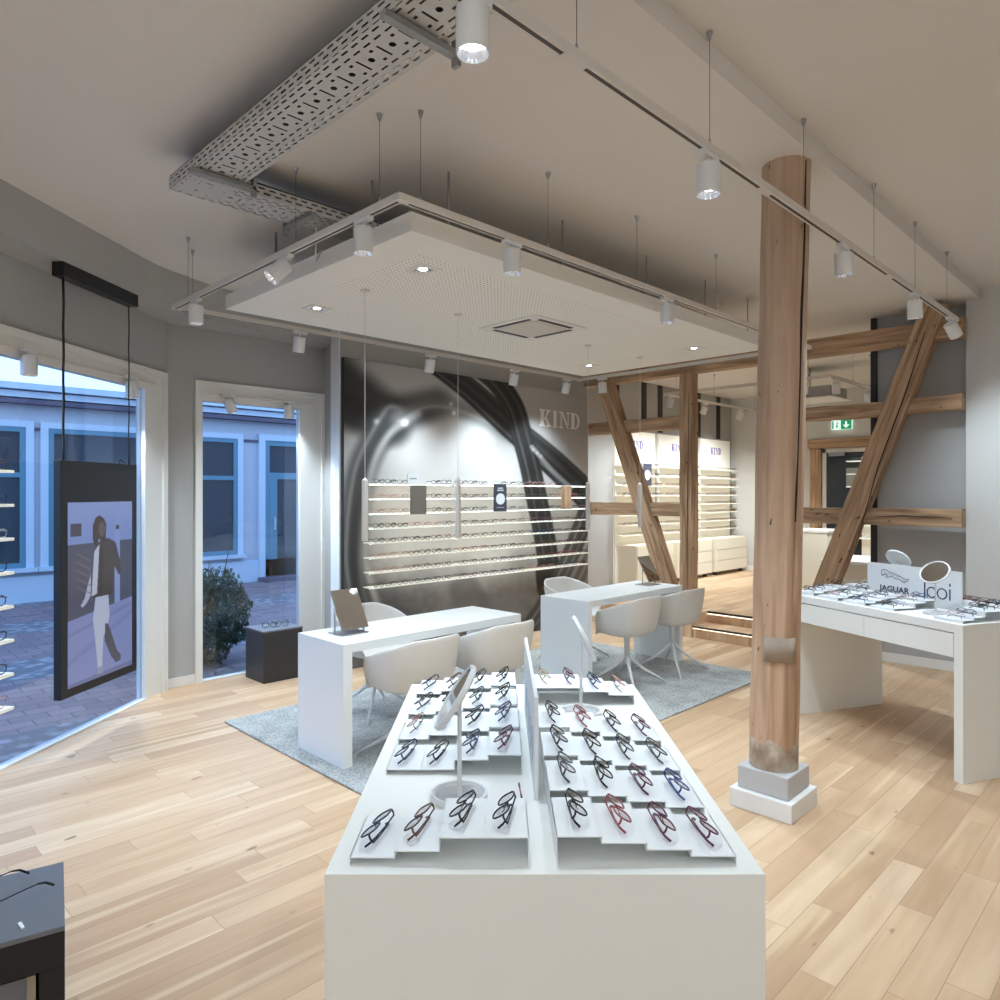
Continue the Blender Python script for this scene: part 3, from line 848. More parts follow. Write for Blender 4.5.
# ------------------------------------------------------------ timber frame wall
tf = thing('timber_frame', 'exposed old oak timber framing with two slanting braces', 'timber frame', (7.28,1.545,0))
def beam(name, y0, y1, z0, z1, bend=0., x0=0., x1=.16):
    mb = MB(); n = 14; vs = []; fs = []
    rnd = random.Random(int(y0*100+z0*31))
    for i in range(n):
        f = i/(n-1); y = (y0-1.545)+(y1-y0)*f; b = bend*math.sin(f*PI); j = rnd.uniform(-.004,.004); j2 = rnd.uniform(-.004,.004)
        for (xx,zz) in ((x0,z0+b+j),(x1,z0+b+j),(x1,z1+b+j2),(x0,z1+b+j2)): vs.append((y, -xx, zz))
    # built along local x so the grain runs with the beam
    for i in range(n-1):
        for k in range(4): fs.append((i*4+k, (i+1)*4+k, (i+1)*4+(k+1)%4, i*4+(k+1)%4))
    fs += [(3,2,1,0), tuple((n-1)*4+k for k in range(4))]
    mb.add(vs, [f[::-1] for f in fs])
    o = mb.build(name, mtimX, tf, bevel=.006); o.rotation_euler = (0,0,PI/2); return o
beam('top_beam', 1.53, 6.2, 3.03, 3.205, .0)
beam('middle_rail', 1.53, 3.24, 2.395, 2.53, -.015, .01, .15)
beam('middle_rail', 4.33, 6.2, 2.40, 2.55, .0, .01, .15)
beam('lower_rail', 1.53, 3.24, 1.345, 1.505, .0, .01, .15)
beam('lower_rail', 4.33, 6.2, 1.375, 1.53, .0, .01, .15)
def upright(name, pts, w, x0, x1, m=None):
    # pts: (y, z) centre line from bottom to top
    (ya,za),(yb,zb) = pts; L = math.hypot(yb-ya, zb-za); ang = math.atan2(yb-ya, zb-za)
    mb = MB(); n = 16; vs = []; fs = []; rnd = random.Random(int(ya*77))
    for i in range(n):
        f = i/(n-1); j = rnd.uniform(-.005,.005); k2 = rnd.uniform(-.005,.005)
        for (xx,yy) in ((x0,-w/2+j),(x1,-w/2+j),(x1,w/2+k2),(x0,w/2+k2)): vs.append((xx,yy,L*f))
    for i in range(n-1):
        for k in range(4): fs.append((i*4+k, i*4+(k+1)%4, (i+1)*4+(k+1)%4, (i+1)*4+k))
    fs += [(3,2,1,0), tuple((n-1)*4+k for k in range(4))]
    mb.add(vs, fs)
    o = mb.build(name, mtimZ, tf, bevel=.008); o.location = (0, ya-1.545, za); o.rotation_euler = (-ang,0,0); return o
upright('post', ((4.25,ZR),(4.25,3.03)), .16, -.01, .14)
upright('post', ((3.15,ZR),(3.15,3.03)), .17, .0, .14)
upright('slanting_brace', ((4.385,ZR),(5.42,3.06)), .195, -.03, .11)
upright('slanting_brace', ((2.95,.0+.02),(1.72,3.36)), .20, -.05, .11)
ckm = MATS['crack_dark']
cb = MB(); cb.tube([(-.052,2.40-1.545,1.1),(-.053,2.19-1.545,1.9),(-.052,1.965-1.545,2.55),(-.052,1.80-1.545,3.1)], [.002,.006,.007,.003], 4); cb.build('crack', ckm, tf)
cb = MB(); cb.tube([(-.001,1.6-1.545,1.425),(-.001,2.0-1.545,1.44),(-.001,2.25-1.545,1.42)], [.004,.005,.002], 4); cb.build('crack', ckm, tf)
cb = MB(); cb.tube([(-.016,4.215-1.545,.5),(-.016,4.22-1.545,1.5),(-.016,4.20-1.545,2.8)], [.002,.004,.003], 4); cb.build('crack', ckm, tf)

# ------------------------------------------------------------ lamps
def spot_energy(): return 1
def make_spot(group_mat=None):
    root = thing('track_spotlight', '', 'spotlight')
    MB().box(-.06,.06,-.016,.016,-.022,0).build('adapter', mlamp, root, bevel=.003)
    MB().tube([(0,0,-.02),(0,0,-.05)], .007, 8).build('swivel', mlamp, root)
    h = bpy.data.objects.new('lamp_head', MB().lathe([(0,0),(.044,0),(.046,-.003),(.046,-.118),(.0455,-.120),(.043,-.120),(.041,-.085)], 28).mesh('lamp_head', mlamp, True)); C.objects.link(h)
    h.data.set_sharp_from_angle(angle=.6)
    h.parent = root; h.location = (0,0,-.045)
    MB().lathe([(.0425,-.1195),(.0405,-.112),(.026,-.075),(.025,-.074)], 28, caps=False).build('reflector', mrefl, h, smooth=True)
    MB().disc(.032,-.092,24,down=True).build('light_disc', mglow, h)
    return root
spot0 = None
LIGHTS = []
def place_spot(loc, rotz, label, group, tilt=(0,0), power=30., size=100., color=WC, scale=1., lit=True):
    global spot0
    if spot0 is None: spot0 = make_spot(); o = spot0
    else: o = copy_tree(spot0)
    o.location = loc; o.rotation_euler = (0,0,rotz); tag(o, label, 'spotlight', group); o.scale = (scale,)*3
    h = [c for c in o.children if c.name.startswith('lamp_head')][0]
    # tilt given in world x,y lean of the beam direction
    d = Vector((tilt[0], tilt[1], -1)).normalized()
    d.rotate(Matrix.Rotation(-rotz, 3, 'Z'))
    h.rotation_euler = Vector((0,0,-1)).rotation_difference(d).to_euler()
    if power > 0:
        L = bpy.data.lights.new('bulb', 'SPOT'); L.energy = power; L.spot_size = math.radians(size); L.spot_blend = 1.; L.shadow_soft_size = .035; L.color = color
        lo = bpy.data.objects.new('bulb', L); C.objects.link(lo); lo.parent = h; lo.location = (0,0,-.128)
    return o
def wires(parent, pts, ztop, r=.0014):
    for (x, y, z) in pts:
        w_ = MB().tube([(x,y,z),(x,y,ztop-.02)], r, 5).build('suspension_wire', mwire, parent)
        MB().lathe([(.006,-.032),(.013,-.004),(.013,0),(0,0)][::1], 12, (x,y,ztop)).build('ceiling_cup', msteel, w_)
        MB().lathe([(.006,0),(.006,.018),(.002,.03)], 10, (x,y,z)).build('wire_grip', msteel, w_)
def rail(mb_body, mb_slot, p0, p1, z0, z1, w=.036):
    (xa,ya),(xb,yb) = p0, p1
    if abs(xb-xa) > abs(yb-ya):
        mb_body.box(xa,xb,ya-w/2,ya+w/2,z0,z1); mb_slot.box(xa+.03,xb-.03,ya-.007,ya+.007,z0-.001,z0+.001)
    else:
        mb_body.box(xa-w/2,xa+w/2,ya,yb,z0,z1); mb_slot.box(xa-.007,xa+.007,ya+.03,yb-.03,z0-.001,z0+.001)
ZT0, ZT1 = 2.938, 2.970
tr = thing('lighting_track', 'white rectangular lighting track hung around the perforated ceiling panel', 'lighting track', (0,0,0))
RX0, RX1, RY0, RY1 = 1.893, 6.425, 2.518, 5.112
for p0, p1 in (((RX0,RY0-.018),(RX0,RY1+.018)), ((RX1,RY0-.018),(RX1,RY1+.018)), ((RX0+.0185,RY0),(RX1-.0185,RY0)), ((RX0+.0185,RY1),(RX1-.0185,RY1))):
    b, s_ = MB(), MB(); rail(b, s_, p0, p1, ZT0, ZT1); r_ = b.build('rail', mtrack, tr); s_.build('groove', mslot, r_)
wires(tr, [(RX0,2.67,ZT1),(RX0,3.43,ZT1),(RX0,4.88,ZT1),(2.01,RY0,ZT1),(2.885,RY0,ZT1),(3.727,RY0,ZT1),(4.735,RY0,ZT1),(5.7,RY0,ZT1),(2.014,RY1,ZT1),(3.3,RY1,ZT1),(4.9,RY1,ZT1),(6.2,RY1,ZT1)], CEIL)
tr2 = thing('lighting_track', 'long white lighting track hung from wires, crossing in front of the column', 'lighting track', (0,0,0))
ZB0, ZB1 = 2.992, 3.024; YT = 1.392
b, s_ = MB(), MB(); rail(b, s_, (.9,YT), (6.46,YT), ZB0, ZB1); r_ = b.build('rail', mtrack, tr2); s_.build('groove', mslot, r_)
for x in (1.66,3.0,4.75):
    MB().box(x,x+.11,YT-.0185,YT+.0185,ZB0-.002,ZB0+.005).build('rail_joint', mtrack, tr2)
wires(tr2, [(1.73,YT,ZB1),(2.565,YT,ZB1),(3.488,YT,ZB1),(4.517,YT,ZB1),(5.35,YT,ZB1),(6.177,YT,ZB1)], CEIL+.095)
PW = 48.
for i, (x, tl, pw) in enumerate(((1.289,(0,0),1.),(2.557,(0,0),1.),(4.02,(.1,0),1.),(5.34,(.1,0),1.),(6.25,(.7,-.35),.8))):
    place_spot((x,YT,ZB0), 0, f'white cylinder spotlight, {ORD[i]} from the photographer on the long track', 'spotlights on the long track', tl, PW*pw*1.1)
for i, (x, y, rz, tl, pw) in enumerate(((RX0,2.80,PI/2,(0,0),1.),(RX0,3.54,PI/2,(-.9,.25),1.),(RX0,4.75,PI/2,(0,0),1.))):
    place_spot((x,y,ZT0), rz, f'white cylinder spotlight, {ORD[i]} from the near corner on the left rail of the ring', 'spotlights on the track ring', tl, PW*pw)
for i, (x, pw) in enumerate(((2.607,1.),(4.08,1.),)):
    place_spot((x,RY0,ZT0), 0, f'white cylinder spotlight, {ORD[i]} from the near corner on the right rail of the ring', 'spotlights on the track ring', (0,0), PW*pw)
for i, (x, pw) in enumerate(((2.856,.7),(4.20,.5),(5.33,.6),(6.18,.9))):
    place_spot((x,RY1,ZT0), 0, f'white cylinder spotlight, {ORD[i]} from left on the rail along the picture wall', 'spotlights on the track ring', (.05,.30), PW*pw, 105, WC)
place_spot((RX1,4.80,ZT0), PI/2, 'white cylinder spotlight at the far corner of the ring before the timber brace', 'spotlights on the track ring', (.05,0), PW)
# window head spots
for i, s_ in enumerate((.16,1.19)):
    x, y = wl(s_,-.03+.0); x, y = wl(s_,-.055)
    place_spot((x,y,2.54), WD, f'white spotlight on the head of the wide window, {("left","right")[i]} one', 'spotlights over the wide window', (0,0), PW*.25)
for i, (x, tl) in enumerate(((2.74,(.35,-.1)),(3.33,(0,0)))):
    place_spot((x,YB-.055,2.525), 0, f'white spotlight on the head of the narrow window, {("left","right")[i]} one', 'spotlights over the narrow window', tl, PW*.2)

# ------------------------------------------------------------ suspended ceiling panel
PZ0, PZ1 = 2.937, 3.035; PX0, PX1, PY0, PY1 = 2.145, 6.165, 2.765, 4.865
cp = thing('ceiling_panel', 'large white suspended acoustic ceiling panel with a perforated field', 'ceiling panel', (PX0,PY0,PZ0))
MB().box(0,PX1-PX0,0,PY1-PY0,0,PZ1-PZ0).build('panel_body', mpanel, cp, bevel=.002)
pf = MB().box(.24,PX1-PX0-.24,.24,PY1-PY0-.24,-.0012,.002).build('perforated_field', mperf, cp)
for i, (x, y) in enumerate(((.35,.12),(1.3,.12),(2.25,.12),(3.1,.12),(3.85,.12),(.12,.5),(.12,1.6),(3.9,1.2),(1.0,1.95),(2.6,1.95))):
    MB().box(x-.008,x+.008,y-.002,y+.002,PZ1-PZ0,CEIL-PZ0-.001).build('hanger_strap', msteel, cp)
for i, (x, y) in enumerate(((2.558,3.183),(2.576,4.375),(5.65,3.217),(5.67,4.40))):
    nm = ('near corner','left corner','right corner','far corner')[i]
    t = thing('downlight', f'square recessed downlight at the {nm} of the ceiling panel', 'downlight', (x,y,PZ0-.0085), 0, 'downlights in the ceiling panel')
    mb = MB(); a, b_ = .075, .045
    for q in ((-a,a,-a,-b_),(-a,a,b_,a),(-a,-b_,-b_,b_),(b_,a,-b_,b_)): mb.box(*q, 0, .007)
    mb.build('bezel', mtrim, t)
    MB().lathe([(.044,.001),(.038,.006),(.022,.0065),(0,.0065)], 24, caps=False).build('reflector', mrefl, t, smooth=True)
    MB().disc(.024,.004,20,down=True).build('light_disc', mglow, t)
    L = bpy.data.lights.new('bulb','SPOT'); L.energy = PW*1.6; L.spot_size = math.radians(120); L.spot_blend = 1; L.shadow_soft_size = .03; L.color = WC
    lo = bpy.data.objects.new('bulb', L); C.objects.link(lo); lo.parent = t; lo.location = (0,0,-.01)
ac = thing('air_conditioning_cassette', 'square white air-conditioning cassette in the middle of the ceiling panel', 'air conditioner', (4.07,3.71,PZ0-.0165))
MB().box(-.30,.30,-.30,.30,.006,.015).build('cover_plate', mtrim, ac, bevel=.002)
MB().box(-.19,.19,-.19,.19,.0,.006).build('intake_grille', mat('grille_grey', (206,200,190), .6), ac)
vb = MB()
for s in (-1,1):
    vb.box(-.19,.19,s*.235-.018,s*.235+.018,.003,.006); vb.box(s*.235-.018,s*.235+.018,-.19,.19,.003,.006)
vb.build('air_outlet', mdarkbar, ac)
# pendant tubes
for i, (x, y, u0, u1) in enumerate(((2.562,3.772,480,541),(3.378,3.805,479,538),(4.885,3.803,483,530),(5.663,3.791,484,527))):
    d = (x+y)*R45; z1 = 1.65-(u0-493)/707*d; z0 = 1.65-(u1-493)/707*d
    t = thing('pendant_lamp', f'slim white tube pendant, {ORD[i]} from left, hanging on a wire over the desks', 'lamp', (x,y,z0), 0, 'tube pendants over the desks')
    MB().lathe([(0,0),(.019,0),(.020,.002),(.020,z1-z0-.002),(.018,z1-z0),(.004,z1-z0+.012),(0,z1-z0+.03)], 20).build('lamp_tube', mtrack, t, auto=30)
    MB().tube([(0,0,z1-z0+.01),(0,0,PZ0-.012-z0)], .0018, 5).build('wire', mtrack, t)
    MB().lathe([(0,PZ0-.014-z0),(.028,PZ0-.014-z0),(.03,PZ0-.0025-z0),(0,PZ0-.0025-z0)], 20).build('canopy', mtrack, t)

# ------------------------------------------------------------ cable tray
def tray(name, parent, x0, y0, L, W, ang, z, H=.058):
    me = bpy.data.meshes.new(name)
    vs = [(0,0,0),(L,0,0),(L,W,0),(0,W,0),(0,0,H),(L,0,H),(0,W,H),(L,W,H),(0,.012,H),(L,.012,H),(0,W-.012,H),(L,W-.012,H)]
    fs = [(0,3,2,1),(0,1,5,4),(3,6,7,2),(4,5,9,8),(6,10,11,7)]
    uv = [[(0,0),(0,W),(L,W),(L,0)], [(0,.28),(L,.28),(L,.34),(0,.34)], [(0,.28),(0,.34),(L,.34),(L,.28)], [(0,.5)]*4, [(0,.5)]*4]
    me.from_pydata(vs, [], fs); me.update(); ul = me.uv_layers.new(name='UVMap')
    k = 0
    for f in uv:
        for q in f: ul.data[k].uv = q; k += 1
    me.materials.append(mtraysteel); o = bpy.data.objects.new(name, me); C.objects.link(o); o.parent = parent
    o.location = (x0,y0,z); o.rotation_euler = (0,0,ang); return o
ct = thing('cable_tray', 'perforated light grey steel cable tray turning a corner under the ceiling', 'cable tray', (0,0,0))
ZC = 3.20
tray('tray_run', ct, 1.60, .6, 3.14, .245, PI/2, ZC)
tray('tray_run', ct, 1.357, 3.49, 1.75, .25, 0, ZC-.002)
tl = MB().box(1.358,1.599,.6,3.738,ZC+.0585,ZC+.066); tl.box(1.6,3.105,3.491,3.739,ZC+.0585,ZC+.066); tl.build('tray_shade_sheet', mat('tray_shade_dark', (60,60,62), .6), ct)  # dark sheet added over the tray so the holes look shaded
for (x, y, a) in ((1.33,1.86,0),(1.33,3.40,0),(2.02,3.46,PI/2)):
    w = MB(); w.box(0,.32,-.016,.016,-.026,-.004); w.box(.305,.322,-.016,.016,-.055,.178)
    o = w.build('bracket', mat('bracket_grey', (150,150,148), .5, metal=.4), ct); o.location = (x,y,ZC-.004); o.rotation_euler = (0,0,a)
cb = MB(); cb.tube([(2.02,3.44,3.1),(2.03,3.46,3.0),(2.05,3.5,2.93),(2.15,3.6,3.04)], .004, 6); cb.build('lamp_cable', mlamp, ct, smooth=True)

# ------------------------------------------------------------ hanging screen
hb = thing('hanging_screen', 'tall black hanging display screen showing a walking person in the wide window', 'screen', (*wl(.565,-.225),.365), WD)
MB().box(-.385,.385,-.025,.025,0,1.49).build('housing', mblack, hb, bevel=.003)
hw = .327; z0s, z1s = .055, 1.225
A_, B_ = np.meshgrid(np.linspace(0,1,170), np.linspace(0,1,300))
def screen_art(a, b):
    c = np.zeros(a.shape+(3,))
    def put(m, col, al=1.):
        m = np.clip(m,0,1)[...,None]*al; c[:] = c*(1-m)+np.array(col)*m
    put(np.ones_like(a), (126,150,216))
    put(sm((b-.80)/.2), (150,170,226), .6)
    put(((b < .77) & (b > .36+.06*a)).astype(float), (70,80,108))
    put(((a > .70) & (a < .79) & (b > .38)).astype(float), (136,158,222))
    put((np.abs(a-.75) < .03)*(np.abs(b-.85) < .012)*1., (60,62,80))
    put(((a > .04) & (a < .19) & (np.abs(b-.85) < .036)).astype(float), (66,68,88))
    put(((b < .36+.06*a)).astype(float), (132,146,204))
    put(sm(1-np.abs(b-(.28+.10*a))/.02)*.5, (104,114,168)); put(sm(1-np.abs(b-(.13+.2*a))/.03)*.5, (112,122,176))
    put(((b < .02+.01*a)).astype(float), (110,120,170))
    def poly(pts, col, al=1., soft=.006):
        P_ = pts; inside = np.zeros(a.shape, bool); n = len(P_)
        j = n-1
        for i in range(n):
            xi, yi = P_[i]; xj, yj = P_[j]
            cnd = ((yi > b) != (yj > b)) & (a < (xj-xi)*(b-yi)/((yj-yi)+1e-9)+xi)
            inside ^= cnd; j = i
        put(inside.astype(float), col, al)
    poly([(.40,.46),(.60,.46),(.62,.34),(.58,.27),(.52,.22),(.50,.03),(.44,.03),(.40,.20),(.36,.34)], (186,198,226))
    poly([(.55,.30),(.60,.29),(.66,.22),(.74,.12),(.80,.09),(.80,.055),(.72,.05),(.64,.10),(.54,.20)], (74,80,98))
    poly([(.44,.06),(.51,.06),(.52,.02),(.43,.02)], (150,158,190))
    poly([(.29,.49),(.33,.49),(.36,.60),(.40,.74),(.48,.785),(.60,.79),(.72,.76),(.80,.64),(.81,.575),(.77,.565),(.70,.62),(.69,.50),(.66,.46),(.34,.46)], (62,60,70))
    poly([(.34,.47),(.42,.48),(.46,.76),(.38,.72),(.36,.60)], (192,202,228))
    poly([(.46,.46),(.50,.46),(.52,.70),(.47,.76)], (50,48,58))
    poly([(.18,.43),(.24,.47),(.30,.56),(.33,.60),(.33,.48),(.27,.44),(.21,.42)], (176,188,220))
    poly([(.36,.79),(.38,.76),(.42,.74),(.45,.79),(.56,.77),(.56,.82),(.57,.87),(.53,.905),(.46,.925),(.40,.91),(.36,.87)], (62,52,56))
    e = ((a-.50)/.055)**2+((b-.845)/.042)**2
    put(1-sm((e-.8)/.4), (96,84,92))
    for k in range(5):
        y0 = .72-k*.045; put((np.abs(b-(y0-.25*(a-.12))) < .006)*(a > .12)*(a < .33)*1., (120,112,120), .55)
    return np.clip(c, 0, 255)
P = np.stack([(A_-.5)*2*hw, np.full(A_.shape,-.0262), z0s+(z1s-z0s)*B_], -1)
art_grid('screen_picture', P, screen_art(A_, B_), attr_mat('screen_glow', .6), hb)
for s, n in ((-1,'cable'),(1,'cable')):
    x = s*.33
    pts = [(x+.003*math.sin(k*1.7),.0,1.49+(3.0-.365-1.49)*k/14) for k in range(15)]
    MB().tube(pts, .0075 if s < 0 else .0045, 8).build('hanging_cable', mblack, hb, smooth=True)
MB().tube([(.22,0,1.49),(.23,0,1.525),(.26,0,1.51),(.29,0,1.495)], .004, 6).build('power_lead', mblack, hb, smooth=True)
MB().box(-.38,.38,-.04,.04,2.997-.365,3.083-.365).build('ceiling_bar', mblack, hb, bevel=.002)

# ------------------------------------------------------------ wall racks with glasses
RKC = ['black','dark grey','tortoise brown','black','rose','plum','dark blue','navy','plum','black','dark grey','red','tortoise brown']
def rack_row(x0, x1, y, z, n, rname, si, rz=0, place=None, skip=()):
    for k in range(n):
        if k in skip: continue
        x = x0+(k+.5)*(x1-x0)/n
        base = random.Random(si*7+k//3+int(x0*10)).choice(RKC)
        px_, py_ = (x, y) if place is None else place(x, y)
        place_small(base, (k+si) % 3, (px_+random.uniform(-.006,.006), py_, z), rz+random.uniform(-.08,.08),
            f'small {base} glasses, {ORD[k]} from left on the {ORD[si]} shelf of {rname}', f'glasses on {rname}')
for ri, (x0, x1, rn) in enumerate(((3.83,4.86,'the left picture-wall rack'),(4.90,5.97,'the middle picture-wall rack'),(6.00,7.10,'the right picture-wall rack'))):
    rk = thing('glasses_rack', f'{("left","middle","right")[ri]} white glasses rack of eight shelves on the picture wall', 'shelf rack', (x0,5.52,.74), 0, 'racks on the picture wall')
    for s in range(8):
        zt = 1.740-s*.1402
        MB().box(0,x1-x0,0,.1485,zt-.74-.010,zt-.74).build('shelf', mshelf, rk)
        MB().box(.01,x1-x0-.01,.050,.062,zt-.74-.0135,zt-.74-.0101).build('light_strip', mled, rk)
        skip = (3,4) if (ri == 0 and s in (0,1,2)) else (3,) if (ri == 1 and s in (0,1,2)) else (4,) if (ri == 2 and s in (0,1,2)) else ()
        rack_row(x0+.02, x1-.02, 5.545, zt+.003, 7, rn, s, 0, None, skip)
def sign_card(name, label, cat_, x, u0, u1, zc0, zc1, m, y=5.505):
    t = thing(name, label, cat_, (u0,y,zc0)); MB().box(0,u1-u0,0,.008,0,zc1-zc0).build('card', m, t, bevel=.001); return t
def Xat(u, Y):
    k = (u-500)/707; return Y*(1+k)/(1-k)
def zat(v, X, Y): return 1.65-(v-493)/707*(X+Y)*R45
Ys = 5.505
a, b_ = Xat(410.5,Ys), Xat(426.5,Ys)
sign_card('rack_mirror', 'plain grey panel clipped to the upper shelves of the left picture-wall rack', 'panel', 0, a, b_, zat(514.5,a,Ys), zat(485,a,Ys), mat('taupe_panel', (140,134,124), .35, metal=.3))
a, b_ = Xat(411,Ys), Xat(422.5,Ys)
cd = sign_card('brand_card', 'small white card standing on the top shelf of the left rack', 'card', 0, a, b_, 1.742, 1.742+.10, mtray, 5.56)
MB().box(.03,(b_-a)-.03,-.001,0,.045,.055).build('faint_print', mat('print_grey', (150,150,150), .6), cd)
a, b_ = Xat(494,Ys), Xat(506.7,Ys)
ps = sign_card('dark_poster_sign', 'dark grey sign with a white oval on the middle picture-wall rack', 'sign', 0, a, b_, zat(511.5,a,Ys), zat(484,a,Ys), mat('sign_dark', (62,66,80), .5))
def oval(w, h, cx_, cz, parent, m, y=-.0015, sides=24, name='white_oval'):
    mb = MB(); mb.add([(cx_+w*math.cos(2*PI*k/sides), y, cz+h*math.sin(2*PI*k/sides)) for k in range(sides)], [tuple(range(sides))]); return mb.build(name, m, parent)
mwp = mat('print_white', (232,234,236), .6)
W_ = b_-a; Hh = .29
oval(W_*.36, .062, W_*.5, Hh*.47, ps, mwp)
MB().box(W_*.25,W_*.75,-.0015,-.0005,Hh*.78,Hh*.82).build('print_line', mwp, ps); MB().box(W_*.3,W_*.7,-.0015,-.0005,Hh*.86,Hh*.90).build('print_line', mwp, ps)
MB().box(W_*.2,W_*.8,-.0015,-.0005,Hh*.14,Hh*.155).build('print_line', mwp, ps)
a, b_ = Xat(561.3,Ys), Xat(571.5,Ys)
sign_card('wooden_display_panel', 'brown wooden panel clipped to the right picture-wall rack', 'panel', 0, a, b_, zat(509.5,a,Ys), zat(486,a,Ys), mtimZ)

# rack at the left edge
rx, ry = cf(-2.02,2.94)
c_, s_2 = wd
def LR(s, n): return (rx+wd[0]*s+wn[0]*n, ry+wd[1]*s+wn[1]*n)
lr = thing('glasses_rack', 'white glasses rack standing at the left edge before the wide window', 'shelf rack', (*LR(-.62,0),0), WD)
for s in range(8):
    zt = 1.745-s*.1402
    MB().box(0,.62,0,.13,zt-.012,zt).build('shelf', mshelf, lr)
for x in (.0,.30,.605):
    MB().box(x,x+.015,.1301,.145,.0,1.86).build('upright', mshelf, lr) if x < .5 else MB().box(x,x+.015,.1205,.14,1.40,1.78).build('upright', mshelf, lr)
MB().box(-.05,.35,.08,.40,0,.02).build('foot_plate', mshelf, lr)
for s in range(8):
    zt = 1.745-s*.1402
    for k in range(4):
        color = ['black','dark grey','rose','tortoise brown','dark blue','clear grey','black','plum'][(s+k) % 8]
        px_, py_ = LR(-.62+(k+.5)*.155, .022)
        place_small(color, (s+k) % 3, (px_,py_,zt+.003), WD+random.uniform(-.03,.03), f'{color} glasses, {ORD[k]} from left on the {ORD[s]} shelf of the window rack', 'glasses on the window rack')

# ------------------------------------------------------------ pedestals
pd = thing('display_pedestal', 'low dark grey block pedestal in front of the narrow window', 'pedestal', (2.872,5.755,0))
MB().box(0,.37,0,.345,0,.438).build('body', mblackbox, pd, bevel=.002)
MB().box(-.002,.372,-.002,.347,.438,.452).build('top', mgreybox, pd, bevel=.001)
for i, (x, y, c) in enumerate(((3.0,5.90,'black'),(3.10,5.87,'dark grey'),(3.16,5.98,'silver'))):
    place_small(c, i % 3, (x,y,.455), -.5+i*.25, f'{c} glasses on the block pedestal by the narrow window', 'glasses on the block pedestal')
F3, rz3 = frame_at(-1.157, 1.88, math.radians(-32.1-90+90))
# local x towards the left edge of the picture is negative
F3, rz3 = frame_at(-1.157, 1.88, math.radians(32.1))
p3 = thing('display_pedestal', 'dark low display table with an open front in the bottom left corner', 'pedestal', (*F3(0,0),0), rz3)
MB().box(-1.0,0,0,.385,.486,.50).build('top', mgreybox, p3, bevel=.001)
MB().box(-1.0,0,0,.385,.395,.4855).build('apron', mblack, p3)
MB().box(-.058,0,0,.385,0,.3945).build('side_panel', mblack, p3)
MB().box(-1.0,-.94,0,.385,0,.3945).build('side_panel', mblack, p3)
MB().box(-.939,-.059,.35,.385,0,.3945).build('back_panel', mblack, p3)
bx = thing('grey_display_block', 'grey block with a tan side under the dark table at bottom left', 'block', (*F3(-.93,.012),0), rz3)
MB().box(0,.845,0,.32,0,.385).build('body', mgreybox, bx)
MB().box(.8455,.865,0,.32,0,.385).build('side', mat('tan_side', (150,138,116), .6), bx)
gp = F3(-.20,.235)
def open_glasses(loc, rz, color, label):
    root = thing('eyeglasses', label, 'glasses', loc, rz)
    f = MB(); th = .0017; m = gmat[color]
    for s in (-1,1):
        f.tube([(q[0],q[1],q[2]+.002) for q in rim_pts(s*.0335,.0255,.019,20,2.6)], th, 6, True)
        f.tube([(s*.059,0,.03),(s*.068,.006,.032)], th*1.3, 6)
    f.tube([(-.008,0,.028),(0,-.002,.031),(.008,0,.028)], th, 6)
    f.build('frame', m, root, smooth=True)
    for s in (-1,1):
        MB().add([(q[0],q[1],q[2]+.002) for q in rim_pts(s*.0335,.0245,.019,20,2.6)], [tuple(range(20))]).build('lens', mlens, root)
        tm = MB().tube([(s*.068,.006,.032),(s*.070,.05,.034),(s*.069,.10,.034)], th*1.1, 6).build('temple', m, root, smooth=True)
        MB().tube([(s*.069,.098,.034),(s*.068,.12,.028),(s*.065,.145,.008)], [.0025,.0035,.004], 7).build('temple_tip', mtip, tm, smooth=True)
open_glasses((*F3(-.185,.215),.5012), rz3-PI/2+.5-PI/2*0, 'navy', 'open dark metal glasses lying on the dark corner table')
tg = MB().box(-.004,.004,-.018,.018,0,.004).build('price_tag', mtray, loc=(*F3(-.098,.055),.5008), rotz=rz3+.25); tag(tg, 'tiny white tag lying on the dark corner table', 'tag')

# ------------------------------------------------------------ rear room
mkind = mat('print_violet', (112,96,168), .6)
for i, (x0, x1) in enumerate(((8.58,9.65),(9.755,10.86),(11.06,12.12))):
    nm = ('left','middle','right')[i]
    t = thing('display_wall_unit', f'tall lit white wall unit in the rear room, {nm} of three', 'display unit', (x0,YB-.045,ZR), 0, 'lit wall units in the rear room')
    MB().box(0,x1-x0,0,.043,0,2.59-ZR).build('back_panel', mat('lit_cream_board', (240,237,226), .5, emit=(255,246,228), estr=.14), t)
    kind_word(t, ((x1-x0)*.5-.18,-.002,2.33-ZR), .38, .12, mkind)
    for s in range(8):
        z = 2.06-s*.1485
        MB().box(-.02,x1-x0+.06,-.14,-.001,z-ZR-.010,z-ZR).build('shelf', mshelf, t)
        MB().box(0,x1-x0,-.095,-.085,z-ZR-.0125,z-ZR-.0101).build('light_strip', mledw, t)
tiny = []
for i, (x0, x1) in enumerate(((8.58,9.65),(9.755,10.86),(11.06,12.12))):
    for s in range(8):
        for k in range(7):
            tiny.append((s, k, x0+(k+.5)*(x1-x0)/7, 2.063-s*.1485, i))
